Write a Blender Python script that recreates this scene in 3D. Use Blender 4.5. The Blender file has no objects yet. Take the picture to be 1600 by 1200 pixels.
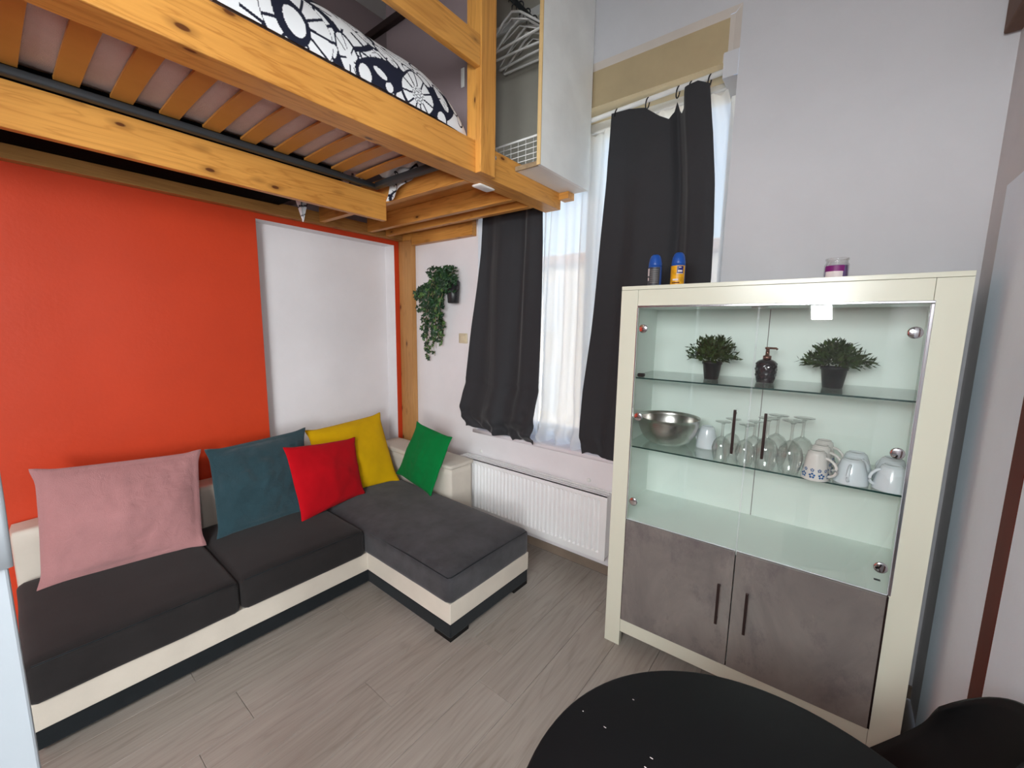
import bpy, bmesh, math, random
from mathutils import Vector, Matrix, noise
random.seed(7)
scn = bpy.context.scene
COL = scn.collection

# ------------------------------------------------------------------ camera, world, lights, exposure
cam = bpy.data.cameras.new('camera')
cam.sensor_width = 36.0
cam.lens = 36.0 * 644.92 / 1600.0
cam.clip_start = 0.02
camo = bpy.data.objects.new('camera', cam)
COL.objects.link(camo)
CR, CU, CF = (0.78714041, 0.61658905, 0.01509731), (-0.0964971, 0.0989384, 0.99040371), (-0.60917837, 0.78104362, -0.13737747)
CP = (3.00908528, -2.30796741, 1.5544571)
camo.matrix_world = Matrix(((CR[0], CU[0], -CF[0], CP[0]), (CR[1], CU[1], -CF[1], CP[1]), (CR[2], CU[2], -CF[2], CP[2]), (0, 0, 0, 1)))
scn.camera = camo

scn.view_settings.view_transform = 'Standard'
scn.view_settings.look = 'None'
scn.view_settings.exposure = 0.62
scn.view_settings.gamma = 1.0
scn.cycles.transparent_max_bounces = 48
scn.cycles.max_bounces = 14
scn.view_settings.use_curve_mapping = False

world = bpy.data.worlds.new('world')
scn.world = world
world.use_nodes = True
wn = world.node_tree.nodes
wn.clear()
wo = wn.new('ShaderNodeOutputWorld')
wb = wn.new('ShaderNodeBackground')
ws = wn.new('ShaderNodeTexSky')
ws.sky_type = 'NISHITA'
ws.sun_disc = False
ws.sun_elevation = math.radians(38)
ws.sun_rotation = math.radians(200)
ws.air_density = 1.2
ws.dust_density = 1.5
wb.inputs['Strength'].default_value = 0.42
world.node_tree.links.new(ws.outputs[0], wb.inputs[0])
world.node_tree.links.new(wb.outputs[0], wo.inputs[0])


def area_light(name, loc, target, size, size_y, power, color=(1, 1, 1), spread=None):
    l = bpy.data.lights.new(name, 'AREA')
    l.shape = 'RECTANGLE'
    l.size, l.size_y = size, size_y
    l.energy = power
    l.color = color
    if spread:
        l.spread = spread
    o = bpy.data.objects.new(name, l)
    COL.objects.link(o)
    o.location = loc
    d = Vector(target) - Vector(loc)
    o.rotation_euler = d.to_track_quat('-Z', 'Y').to_euler()
    return o


area_light('flash_lamp', (3.01, -2.44, 1.70), (2.0, -0.5, 1.15), 0.13, 0.12, 6, (1.0, 0.99, 0.98))
area_light('rear_fill_lamp', (2.75, -3.6, 2.24), (1.9, -1.7, 0.9), 1.1, 0.9, 62, (0.935, 0.985, 1.0))  # soft fill added behind the camera, no lamp seen there
area_light('side_fill_lamp', (6.3, -6.2, 1.35), (0.2, -0.9, 1.0), 2.4, 1.7, 270, (0.94, 0.985, 1.0))  # large far fill added to even out the left side and corner
sun = bpy.data.lights.new('sun', 'SUN')
sun.energy = 2.3
sun.angle = math.radians(1)
sun.color = (1.0, 0.9, 0.76)
suno = bpy.data.objects.new('sun', sun)
COL.objects.link(suno)
suno.rotation_euler = Vector((0.35, 1.0, -0.75)).to_track_quat('-Z', 'Y').to_euler()


# ------------------------------------------------------------------ materials
def srgb(r, g, b):
    def f(c):
        c /= 255.0
        return c / 12.92 if c <= 0.04045 else ((c + 0.055) / 1.055) ** 2.4
    return (f(r), f(g), f(b), 1.0)


class NT:
    def __init__(s, name):
        s.m = bpy.data.materials.new(name)
        s.m.use_nodes = True
        s.t = s.m.node_tree
        s.t.nodes.clear()
        s.out = s.n('ShaderNodeOutputMaterial')

    def n(s, typ, **kw):
        nd = s.t.nodes.new(typ)
        for k, v in kw.items():
            setattr(nd, k, v)
        return nd

    def l(s, a, b):
        s.t.links.new(a, b)

    def bsdf(s, color=None, rough=0.5, metal=0.0, spec=0.5):
        b = s.n('ShaderNodeBsdfPrincipled')
        if color is not None:
            b.inputs['Base Color'].default_value = color
        b.inputs['Roughness'].default_value = rough
        b.inputs['Metallic'].default_value = metal
        b.inputs['Specular IOR Level'].default_value = spec
        s.l(b.outputs[0], s.out.inputs[0])
        return b

    def coord(s, scale=(1, 1, 1), kind='Object', rnd=False):
        tc = s.n('ShaderNodeTexCoord')
        mp = s.n('ShaderNodeMapping')
        mp.inputs['Scale'].default_value = scale
        s.l(tc.outputs[kind], mp.inputs[0])
        if rnd:
            oi = s.n('ShaderNodeObjectInfo')
            mu = s.n('ShaderNodeMath', operation='MULTIPLY')
            mu.inputs[1].default_value = 37.0
            s.l(oi.outputs['Random'], mu.inputs[0])
            cb = s.n('ShaderNodeCombineXYZ')
            for i in range(3):
                s.l(mu.outputs[0], cb.inputs[i])
            s.l(cb.outputs[0], mp.inputs['Location'])
        return mp.outputs[0]

    def noise(s, vec, scale, detail=4, rough=0.55, dist=0.0):
        nz = s.n('ShaderNodeTexNoise')
        nz.inputs['Scale'].default_value = scale
        nz.inputs['Detail'].default_value = detail
        nz.inputs['Roughness'].default_value = rough
        nz.inputs['Distortion'].default_value = dist
        if vec is not None:
            s.l(vec, nz.inputs['Vector'])
        return nz.outputs[0]

    def ramp(s, fac, stops):
        r = s.n('ShaderNodeValToRGB')
        e = r.color_ramp.elements
        while len(e) < len(stops):
            e.new(0.5)
        for i, (p, c) in enumerate(stops):
            e[i].position = p
            e[i].color = c
        s.l(fac, r.inputs[0])
        return r.outputs[0]

    def mix(s, fac, a, b, blend='MIX'):
        m = s.n('ShaderNodeMix', data_type='RGBA', blend_type=blend)
        for sock, v in ((m.inputs['Factor'], fac), (m.inputs[6], a), (m.inputs[7], b)):
            if isinstance(v, (int, float)):
                sock.default_value = v
            elif isinstance(v, tuple):
                sock.default_value = v
            else:
                s.l(v, sock)
        return m.outputs[2]

    def bump(s, b, height, strength=0.2, dist=0.01):
        bp = s.n('ShaderNodeBump')
        bp.inputs['Strength'].default_value = strength
        bp.inputs['Distance'].default_value = dist
        s.l(height, bp.inputs['Height'])
        s.l(bp.outputs[0], b.inputs['Normal'])


def scale_col(c, k):
    return (min(1, c[0] * k), min(1, c[1] * k), min(1, c[2] * k), 1)


def plain(name, col, rough=0.5, metal=0.0, spec=0.5, var=0.06, vscale=6.0, bump=0.0, bscale=60.0):
    t = NT(name)
    b = t.bsdf(col, rough, metal, spec)
    if var:
        f = t.noise(t.coord(), vscale)
        t.l(t.ramp(f, [(0.3, scale_col(col, 1 - var)), (0.7, scale_col(col, 1 + var))]), b.inputs['Base Color'])
    if bump:
        t.bump(b, t.noise(t.coord(), bscale, 3), bump, 0.004)
    return t.m


def pine(name, axis, c0=srgb(214, 154, 76), c1=srgb(176, 114, 48), knots=True):
    t = NT(name)
    b = t.bsdf(c0, 0.42, 0, 0.4)
    st = [7.0, 7.0, 7.0]
    st[axis] = 0.55
    v = t.coord(tuple(st), rnd=True)
    grain = t.noise(v, 2.2, 3, 0.5, 1.2)
    w = t.n('ShaderNodeMath', operation='MULTIPLY')
    w.inputs[1].default_value = 11.0
    t.l(grain, w.inputs[0])
    fr = t.n('ShaderNodeMath', operation='PINGPONG')
    fr.inputs[1].default_value = 1.0
    t.l(w.outputs[0], fr.inputs[0])
    base = t.ramp(fr.outputs[0], [(0.0, c1), (0.35, c0), (1.0, scale_col(c0, 1.12))])
    st2 = [90.0, 90.0, 90.0]
    st2[axis] = 3.0
    fine = t.noise(t.coord(tuple(st2), rnd=True), 1.0, 2)
    base = t.mix(0.35, base, t.ramp(fine, [(0.3, scale_col(c1, 0.9)), (0.7, scale_col(c0, 1.1))]))
    big = t.noise(t.coord((1.2, 1.2, 1.2), rnd=True), 1.6, 2)
    base = t.mix(0.38, base, t.ramp(big, [(0.3, scale_col(c1, 1.0)), (0.7, scale_col(c0, 1.1))]), 'MIX')
    if knots:
        st3 = [12.0, 12.0, 12.0]
        st3[axis] = 5.0
        vo = t.n('ShaderNodeTexVoronoi')
        vo.inputs['Scale'].default_value = 1.0
        t.l(t.coord(tuple(st3), rnd=True), vo.inputs['Vector'])
        kn = t.ramp(vo.outputs['Distance'], [(0.07, (1, 1, 1, 1)), (0.10, (0.4, 0.4, 0.4, 1)), (0.24, (0, 0, 0, 1))])
        base = t.mix(kn, base, srgb(92, 50, 20))
    t.l(base, b.inputs['Base Color'])
    t.bump(b, fine, 0.08, 0.002)
    return t.m


def fabric(name, col, var=0.15, weave=420.0, rough=0.95, sheen=0.25, bump=0.12, wr=0.0):
    t = NT(name)
    b = t.bsdf(col, rough, 0, 0.2)
    b.inputs['Sheen Weight'].default_value = sheen
    b.inputs['Sheen Roughness'].default_value = 0.5
    f = t.noise(t.coord(), 9.0, 5, 0.6)
    t.l(t.ramp(f, [(0.25, scale_col(col, 1 - var)), (0.75, scale_col(col, 1 + var))]), b.inputs['Base Color'])
    h = t.noise(t.coord(), weave, 2)
    if wr:
        w = t.noise(t.coord((1, 1, 1)), 14.0, 4, 0.6, 0.8)
        mx = t.n('ShaderNodeMath', operation='MULTIPLY_ADD')
        mx.inputs[1].default_value = wr
        t.l(w, mx.inputs[0])
        t.l(h, mx.inputs[2])
        h = mx.outputs[0]
    t.bump(b, h, bump, 0.006)
    return t.m


def thin_glass(name, tint=(0.93, 0.98, 0.96, 1), edge=0.08, power=0.5, ex=2.5, top=0.75):
    t = NT(name)
    tr = t.n('ShaderNodeBsdfTransparent')
    tr.inputs[0].default_value = tint
    gl = t.n('ShaderNodeBsdfGlossy')
    gl.inputs['Roughness'].default_value = 0.02
    lw = t.n('ShaderNodeLayerWeight')
    lw.inputs['Blend'].default_value = power
    mr = t.n('ShaderNodeMapRange')
    mr.inputs['To Min'].default_value = edge
    mr.inputs['To Max'].default_value = top
    fr = t.n('ShaderNodeMath', operation='POWER')
    fr.inputs[1].default_value = ex
    t.l(lw.outputs['Facing'], fr.inputs[0])
    t.l(fr.outputs[0], mr.inputs['Value'])
    mx = t.n('ShaderNodeMixShader')
    t.l(mr.outputs[0], mx.inputs[0])
    t.l(tr.outputs[0], mx.inputs[1])
    t.l(gl.outputs[0], mx.inputs[2])
    t.l(mx.outputs[0], t.out.inputs[0])
    return t.m


def wall_paint(name, col, rough=0.6, var=0.05, spec=0.4):
    t = NT(name)
    b = t.bsdf(col, rough, 0, spec)
    f = t.noise(t.coord(), 1.7, 5, 0.6)
    t.l(t.ramp(f, [(0.3, scale_col(col, 1 - var)), (0.7, scale_col(col, 1 + var))]), b.inputs['Base Color'])
    f2 = t.noise(t.coord(), 55.0, 3)
    f3 = t.noise(t.coord(), 6.0, 3)
    ad = t.n('ShaderNodeMath', operation='MULTIPLY_ADD')
    ad.inputs[1].default_value = 3.0
    t.l(f3, ad.inputs[0])
    t.l(f2, ad.inputs[2])
    t.bump(b, ad.outputs[0], 0.12, 0.004)
    return t.m


M = {}
M['wall'] = wall_paint('lilac_white_paint', srgb(198, 199, 203))
M['wallw'] = wall_paint('white_paint', srgb(234, 230, 232))
M['orange'] = wall_paint('orange_paint', srgb(205, 62, 26), 0.45, 0.06, 0.5)
M['wallgrey'] = wall_paint('scuffed_grey_paint', srgb(196, 192, 192), 0.6, 0.12)
M['boxing'] = wall_paint('lavender_paint', srgb(230, 240, 250))
M['purple'] = wall_paint('loft_shade_paint', srgb(150, 133, 136))  # pale loft wall and board with their shade put into the mauve
M['ceil'] = wall_paint('ceiling_paint', srgb(225, 222, 220))
M['lintel'] = wall_paint('raw_plaster', srgb(176, 158, 124), 0.8, 0.14)
M['soffit'] = wall_paint('daylit_soffit', srgb(250, 232, 194), 0.7, 0.04)  # daylight warmth put into the cream colour of the recess underside
M['plaster'] = wall_paint('plaster_edge', srgb(196, 188, 180), 0.8, 0.12)
M['pineX'] = pine('pine_along_x', 0, srgb(210, 150, 76), srgb(168, 108, 46))
M['pineY'] = pine('pine_along_y', 1)
M['pineZ'] = pine('pine_along_z', 2)
M['pinePost'] = pine('pale_pine_post', 2, srgb(190, 140, 84), srgb(168, 116, 64))
M['ledger'] = pine('aged_pine', 1, srgb(172, 126, 70), srgb(146, 100, 52))
M['slat'] = plain('beech_slat', srgb(196, 132, 58), 0.45, var=0.12, vscale=3)
M['steel_dark'] = plain('dark_steel', srgb(56, 60, 64), 0.5, 0.2, var=0.1)
M['mattress'] = fabric('pink_ticking', srgb(208, 186, 180), 0.06, 300, bump=0.5, wr=3.0, sheen=0.1)
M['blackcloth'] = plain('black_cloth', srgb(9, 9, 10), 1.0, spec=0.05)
M['seat'] = fabric('charcoal_velour', srgb(37, 34, 34), 0.16, 500, sheen=0.12, bump=0.15, wr=1.0)
M['chaise'] = fabric('worn_charcoal_velour', srgb(58, 57, 60), 0.42, 500, sheen=0.2, bump=0.18, wr=1.4)
M['base'] = fabric('slate_velour', srgb(24, 28, 31), 0.2, 500, sheen=0.1)
M['ivory'] = plain('ivory_leatherette', srgb(208, 199, 186), 0.55, var=0.05, bump=0.1, bscale=160)
M['pink'] = fabric('pink_linen', srgb(182, 130, 130), 0.06, 380, bump=0.55, wr=2.5)
M['teal'] = fabric('teal_linen', srgb(44, 70, 78), 0.14, 380, bump=0.6, wr=3.0)
M['red'] = fabric('red_cotton', srgb(186, 6, 22), 0.05, 420, bump=0.15, wr=0.8, sheen=0.03)
M['yellow'] = fabric('yellow_cotton', srgb(214, 168, 4), 0.05, 420, bump=0.15, wr=0.8, sheen=0.03)
M['green'] = fabric('green_cotton', srgb(0, 116, 54), 0.05, 420, bump=0.15, wr=0.8, sheen=0.03)
M['curtain'] = fabric('blackout_cloth', srgb(48, 48, 51), 0.06, 500, rough=0.7, sheen=0.15)
M['radiator'] = plain('radiator_enamel', srgb(242, 242, 242), 0.3, var=0.02)
M['grille'] = plain('grille_grey', srgb(120, 116, 112), 0.6, var=0.1)
M['white'] = plain('white_plastic', srgb(232, 231, 228), 0.4, var=0.02)
M['cream'] = plain('cream_lacquer', srgb(220, 221, 203), 0.22, var=0.02, vscale=2, spec=0.35)
M['cabin'] = plain('cabinet_white', srgb(236, 245, 239), 0.4, var=0.02)
M['chrome'] = plain('chrome', srgb(222, 222, 226), 0.12, 1.0, var=0)
M['bronze'] = plain('dark_bronze', srgb(58, 44, 42), 0.35, 0.6, var=0.1)
M['steel'] = plain('brushed_steel', srgb(190, 186, 182), 0.25, 1.0, var=0.06, vscale=30)
M['glass'] = thin_glass('clear_glass', (0.985, 0.998, 0.992, 1), 0.045, 0.5)
M['wineglass'] = thin_glass('wine_glass', (0.985, 0.985, 0.98, 1), 0.10, 0.5, 1.5, 0.95)
M['shelfglass'] = thin_glass('shelf_glass', (0.92, 0.96, 0.945, 1), 0.10, 0.5)
M['glassedge'] = plain('glass_edge', srgb(24, 62, 58), 0.2, var=0.1)
M['black'] = plain('black_laminate', srgb(14, 14, 16), 0.55, var=0.08, spec=0.2)
M['blackpl'] = plain('black_plastic', srgb(12, 12, 13), 0.55, var=0.1, spec=0.3)
M['pot'] = plain('black_pot', srgb(30, 31, 34), 0.4, var=0.08)
M['ceramic'] = plain('white_porcelain', srgb(226, 232, 238), 0.12, var=0.01)
M['mugc'] = plain('cream_mug', srgb(226, 220, 216), 0.15, var=0.01)
M['bluep'] = plain('blue_print', srgb(36, 92, 150), 0.2, var=0.1)
M['leaf'] = plain('leaf_green', srgb(46, 66, 22), 0.6, var=0.5, vscale=40, spec=0.25)
M['leaf2'] = plain('ivy_green', srgb(24, 58, 30), 0.5, var=0.5, vscale=18)
M['leaf3'] = plain('young_ivy', srgb(74, 108, 52), 0.5, var=0.3, vscale=18)
M['stem'] = plain('stem', srgb(150, 130, 100), 0.7, var=0.1)
M['ceramicbk'] = plain('black_glazed_ceramic', srgb(40, 36, 42), 0.12, var=0.1, spec=0.7)
M['copper'] = plain('copper_pump', srgb(150, 110, 96), 0.25, 0.9, var=0.05)
M['blue'] = plain('blue_cap', srgb(28, 82, 168), 0.35, var=0.04)
M['label'] = plain('grey_label', srgb(64, 66, 72), 0.5, var=0.2, vscale=200)
M['yellowl'] = plain('yellow_label', srgb(224, 162, 20), 0.4, var=0.25, vscale=40)
M['navy'] = plain('navy_print', srgb(28, 34, 110), 0.4, var=0.05)
M['purplew'] = plain('purple_wax', srgb(112, 76, 150), 0.5, var=0.08)
M['magenta'] = plain('magenta_label', srgb(122, 20, 110), 0.5, var=0.1)
M['paper'] = plain('paper', srgb(226, 214, 214), 0.6, var=0.04)
M['skirt'] = plain('taupe_skirting', srgb(132, 116, 102), 0.5, var=0.12, vscale=8)
M['brown'] = plain('red_brown_wood', srgb(92, 34, 22), 0.6, var=0.15, spec=0.15, vscale=5)
M['brown2'] = plain('dark_brown_block', srgb(104, 78, 64), 0.6, var=0.15, vscale=5, spec=0.2)
M['switch'] = plain('ivory_switch', srgb(214, 200, 170), 0.4, var=0.02)
M['panelw'] = plain('grey_white_board', srgb(244, 246, 244), 0.5, var=0.06, vscale=5)
M['plyedge'] = plain('ply_edge', srgb(222, 190, 136), 0.6, var=0.06)
M['chip'] = plain('chipboard', srgb(150, 128, 100), 0.8, var=0.2, vscale=60)
M['inner'] = plain('wardrobe_lining', srgb(196, 194, 182), 0.6, var=0.04)
M['door'] = plain('blue_white_gloss', srgb(166, 174, 181), 0.35, var=0.04, vscale=3)
M['joint'] = plain('plank_joint', srgb(92, 80, 72), 0.8, var=0.1)
M['facade'] = wall_paint('facade_render', srgb(232, 220, 204), 0.9, 0.06)
M['facadeglass'] = plain('far_window', srgb(120, 128, 140), 0.2, var=0.1)
M['tile'] = plain('roof_tile', srgb(168, 120, 90), 0.8, var=0.2)
M['sillm'] = plain('sill_paint', srgb(226, 220, 224), 0.4, var=0.02)


def concrete_mat():
    t = NT('concrete_laminate')
    b = t.bsdf(srgb(150, 141, 138), 0.35, 0, 0.4)
    f = t.noise(t.coord((1, 1, 0.6)), 3.0, 8, 0.65, 0.6)
    c = t.ramp(f, [(0.25, srgb(98, 93, 92)), (0.5, srgb(126, 120, 116)), (0.75, srgb(146, 140, 134))])
    g = t.noise(t.coord((3.2, 3.2, 1.9)), 2.2, 7, 0.72)
    c = t.mix(t.ramp(g, [(0.53, (0, 0, 0, 1)), (0.70, (0.75, 0.75, 0.75, 1))]), c, srgb(92, 84, 88))
    g2 = t.noise(t.coord((9, 9, 4)), 1.6, 6, 0.8, 1.0)
    c = t.mix(t.ramp(g2, [(0.6, (0, 0, 0, 1)), (0.75, (0.4, 0.4, 0.4, 1))]), c, srgb(158, 150, 134))
    t.l(c, b.inputs['Base Color'])
    return t.m


def plank_mat():
    t = NT('grey_oak_laminate')
    b = t.bsdf(srgb(150, 138, 128), 0.42, 0, 0.4)
    v = t.coord((3.4, 0.42, 1.0), rnd=True)
    g = t.noise(v, 1.9, 3, 0.5, 0.9)
    w = t.n('ShaderNodeMath', operation='MULTIPLY')
    w.inputs[1].default_value = 16.0
    t.l(g, w.inputs[0])
    pp = t.n('ShaderNodeMath', operation='PINGPONG')
    pp.inputs[1].default_value = 1.0
    t.l(w.outputs[0], pp.inputs[0])
    c = t.ramp(pp.outputs[0], [(0.0, srgb(116, 106, 97)), (0.3, srgb(155, 147, 138)), (1.0, srgb(166, 158, 149))])
    f = t.noise(t.coord((80, 3.0, 1), rnd=True), 1.0, 4, 0.6)
    c = t.mix(0.5, c, t.ramp(f, [(0.3, srgb(120, 110, 101)), (0.7, srgb(180, 172, 163))]))
    big = t.noise(t.coord((5.0, 0.8, 1), rnd=True), 1.0, 2)
    c = t.mix(0.35, c, t.ramp(big, [(0.3, srgb(138, 127, 118)), (0.7, srgb(172, 164, 155))]))
    oi = t.n('ShaderNodeObjectInfo')
    c = t.mix(0.25, c, t.ramp(oi.outputs['Random'], [(0.0, srgb(146, 136, 127)), (1.0, srgb(172, 164, 156))]))
    t.l(c, b.inputs['Base Color'])
    t.bump(b, f, 0.06, 0.001)
    return t.m


def sheer_mat():
    t = NT('white_voile')
    tl = t.n('ShaderNodeBsdfTranslucent')
    tl.inputs[0].default_value = (0.92, 0.91, 0.9, 1)
    df = t.n('ShaderNodeBsdfDiffuse')
    df.inputs[0].default_value = (0.88, 0.87, 0.86, 1)
    tr = t.n('ShaderNodeBsdfTransparent')
    m1 = t.n('ShaderNodeMixShader')
    m1.inputs[0].default_value = 0.35
    t.l(tl.outputs[0], m1.inputs[1])
    t.l(df.outputs[0], m1.inputs[2])
    m2 = t.n('ShaderNodeMixShader')
    m2.inputs[0].default_value = 0.11
    t.l(m1.outputs[0], m2.inputs[1])
    t.l(tr.outputs[0], m2.inputs[2])
    t.l(m2.outputs[0], t.out.inputs[0])
    return t.m


def print_mat():
    t = NT('floral_cotton')
    b = t.bsdf((1, 1, 1, 1), 0.85, 0, 0.2)
    at = t.n('ShaderNodeAttribute', attribute_name='print')
    t.l(at.outputs['Color'], b.inputs['Base Color'])
    t.bump(b, t.noise(t.coord(), 12.0, 3), 0.15, 0.01)
    return t.m


M['concrete'] = concrete_mat()
M['plank'] = plank_mat()
M['sheer'] = sheer_mat()
M['print'] = print_mat()


# ------------------------------------------------------------------ mesh helpers
class MB:
    def __init__(s):
        s.v, s.f, s.mi = [], [], []

    def quad(s, a, b, c, d, mi=0):
        n = len(s.v)
        s.v += [a, b, c, d]
        s.f.append((n, n + 1, n + 2, n + 3))
        s.mi.append(mi)
        return s

    def box(s, x0, x1, y0, y1, z0, z1, mi=0):
        n = len(s.v)
        s.v += [(x0, y0, z0), (x1, y0, z0), (x1, y1, z0), (x0, y1, z0), (x0, y0, z1), (x1, y0, z1), (x1, y1, z1), (x0, y1, z1)]
        for q in ((0, 3, 2, 1), (4, 5, 6, 7), (0, 1, 5, 4), (1, 2, 6, 5), (2, 3, 7, 6), (3, 0, 4, 7)):
            s.f.append(tuple(n + i for i in q))
            s.mi.append(mi)
        return s

    def prism(s, poly, z0, z1, mi=0):
        n, k = len(s.v), len(poly)
        s.v += [(x, y, z0) for x, y in poly] + [(x, y, z1) for x, y in poly]
        s.f.append(tuple(n + i for i in reversed(range(k))))
        s.f.append(tuple(n + k + i for i in range(k)))
        s.mi += [mi, mi]
        for i in range(k):
            j = (i + 1) % k
            s.f.append((n + i, n + j, n + k + j, n + k + i))
            s.mi.append(mi)
        return s

    def lathe(s, prof, seg=24, c=(0, 0, 0), axis='z', mi=0, cap=True):
        n = len(s.v)
        for r, h in prof:
            for i in range(seg):
                a = 2 * math.pi * i / seg
                p = (r * math.cos(a), r * math.sin(a), h)
                if axis == 'y':
                    p = (p[0], p[2], p[1])
                if axis == 'x':
                    p = (p[2], p[0], p[1])
                s.v.append((p[0] + c[0], p[1] + c[1], p[2] + c[2]))
        for k in range(len(prof) - 1):
            for i in range(seg):
                j = (i + 1) % seg
                a = n + k * seg
                s.f.append((a + i, a + j, a + seg + j, a + seg + i))
                s.mi.append(mi)
        if cap:
            for k, rev in ((0, True), (len(prof) - 1, False)):
                if prof[k][0] > 1e-5:
                    idx = [n + k * seg + i for i in range(seg)]
                    s.f.append(tuple(reversed(idx) if rev else idx))
                    s.mi.append(mi)
        return s

    def tube(s, pts, r, seg=8, mi=0, closed=False):
        pts = [Vector(p) for p in pts]
        n0, m = len(s.v), len(pts)
        up = Vector((0, 0, 1))
        for i, p in enumerate(pts):
            a = pts[(i - 1) % m] if (i > 0 or closed) else pts[i]
            b = pts[(i + 1) % m] if (i < m - 1 or closed) else pts[i]
            d = (b - a).normalized()
            u = d.cross(up)
            if u.length < 0.05:
                u = d.cross(Vector((1, 0, 0)))
            u.normalize()
            w = u.cross(d)
            rr = r[i] if isinstance(r, (list, tuple)) else r
            for k in range(seg):
                t = 2 * math.pi * k / seg
                s.v.append(tuple(p + (u * math.cos(t) + w * math.sin(t)) * rr))
        for i in range(m if closed else m - 1):
            a, b = n0 + i * seg, n0 + ((i + 1) % m) * seg
            for k in range(seg):
                j = (k + 1) % seg
                s.f.append((a + k, b + k, b + j, a + j))
                s.mi.append(mi)
        if not closed:
            s.f.append(tuple(n0 + k for k in range(seg)))
            s.f.append(tuple(n0 + (m - 1) * seg + k for k in reversed(range(seg))))
            s.mi += [mi, mi]
        return s

    def grid(s, fn, nu, nv, mi=0, wrap=False):
        n = len(s.v)
        for j in range(nv + 1):
            for i in range(nu + 1):
                s.v.append(tuple(fn(i / nu, j / nv)))
        for j in range(nv):
            for i in range(nu):
                a = n + j * (nu + 1) + i
                s.f.append((a, a + 1, a + nu + 2, a + nu + 1))
                s.mi.append(mi)
        return s

    def rbox(s, x0, x1, y0, y1, z0, z1, r, n=12, crown=0.0, sag=0.0, wob=0.0, mi=0):
        """rounded box on a gridded cube; crown lifts the top in the middle"""
        cx, cy, cz = (x0 + x1) / 2, (y0 + y1) / 2, (z0 + z1) / 2
        hx, hy, hz = (x1 - x0) / 2, (y1 - y0) / 2, (z1 - z0) / 2
        bmx = bmesh.new()
        bmesh.ops.create_cube(bmx, size=2.0)
        bmesh.ops.subdivide_edges(bmx, edges=bmx.edges[:], cuts=n, use_grid_fill=True)
        base = len(s.v)

        def remap(u):
            return u
        for v in bmx.verts:
            q = []
            for c, h in ((v.co.x, hx), (v.co.y, hy), (v.co.z, hz)):
                # denser towards the edges
                a = math.copysign(abs(c) ** 0.6, c)
                q.append(a * h)
            p = Vector(q)
            inn = Vector((max(-hx + r, min(hx - r, p.x)), max(-hy + r, min(hy - r, p.y)), max(-hz + r, min(hz - r, p.z))))
            d = p - inn
            if d.length > 1e-9:
                p = inn + d.normalized() * r
            u, w = p.x / hx, p.y / hy
            if v.co.z > 0.0:
                p.z += crown * max(0, 1 - u ** 4) * max(0, 1 - w ** 4) * v.co.z
            if wob:
                nn = noise.noise((p + Vector((cx, cy, cz))) * 5.0) * wob
                p += p.normalized() * nn
            s.v.append((p.x + cx, p.y + cy, p.z + cz))
        bmx.verts.index_update()
        for f in bmx.faces:
            s.f.append(tuple(base + v.index for v in f.verts))
            s.mi.append(mi)
        bmx.free()
        return s


def obj(name, mb, mat, parent=None, smooth=False, bevel=0.0, local=False, seg=2):
    me = bpy.data.meshes.new(name)
    vs = mb.v
    if parent is not None and not local:
        off = parent['_o'] if '_o' in parent else (0, 0, 0)
        vs = [(x - off[0], y - off[1], z - off[2]) for x, y, z in vs]
    me.from_pydata(vs, [], mb.f)
    mats = mat if isinstance(mat, (list, tuple)) else [mat]
    for m in mats:
        me.materials.append(M[m] if isinstance(m, str) else m)
    if any(mb.mi):
        me.polygons.foreach_set('material_index', mb.mi)
    if smooth:
        me.polygons.foreach_set('use_smooth', [True] * len(me.polygons))
    me.update()
    o = bpy.data.objects.new(name, me)
    COL.objects.link(o)
    if parent is not None:
        o.parent = parent
    if bevel:
        bv = o.modifiers.new('bevel', 'BEVEL')
        bv.width = bevel
        bv.segments = seg
        bv.limit_method = 'ANGLE'
    return o


def recalc(o):
    b = bmesh.new()
    b.from_mesh(o.data)
    bmesh.ops.recalc_face_normals(b, faces=b.faces[:])
    b.to_mesh(o.data)
    b.free()
    return o


def thing(name, label, cat, loc=(0, 0, 0), rz=0.0, group=None):
    o = bpy.data.objects.new(name, None)
    o.empty_display_size = 0.05
    COL.objects.link(o)
    o.location = loc
    o.rotation_euler = (0, 0, rz)
    o['label'], o['category'] = label, cat
    o['_o'] = loc
    if group:
        o['group'] = group
    return o


def tag(o, label, cat, group=None):
    o['label'], o['category'] = label, cat
    if group:
        o['group'] = group
    return o


def struct(o):
    o['kind'] = 'structure'
    return o


def dup(root, loc, rz=0.0, label=None, group=None, scale=None):
    r = root.copy()
    COL.objects.link(r)
    r.location = loc
    r.rotation_euler = (root.rotation_euler[0], root.rotation_euler[1], rz)
    if scale:
        r.scale = scale
    if label:
        r['label'] = label
    if group:
        r['group'] = group
    for ch in list(root.children):
        c = ch.copy()
        COL.objects.link(c)
        c.parent = r
        for g in ch.children:
            d = g.copy()
            COL.objects.link(d)
            d.parent = c
    return r


def origin(o, p):
    """move a lone mesh's origin to p, keeping it where it is"""
    o.data.transform(Matrix.Translation(-Vector(p)))
    o.location = p
    return o


# ------------------------------------------------------------------ the room
W = 3.405
ZC = 3.9
YR = -6.6
XR = 6.7
YE = -2.45  # right wall ends here; unseen side space added for the side fill
fl = struct(obj('floor', MB().box(-0.15, XR, YR, 0.05, -0.06, -0.006), 'joint'))
PW, PL = 0.1905, 1.28
plank_cache = {}


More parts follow.
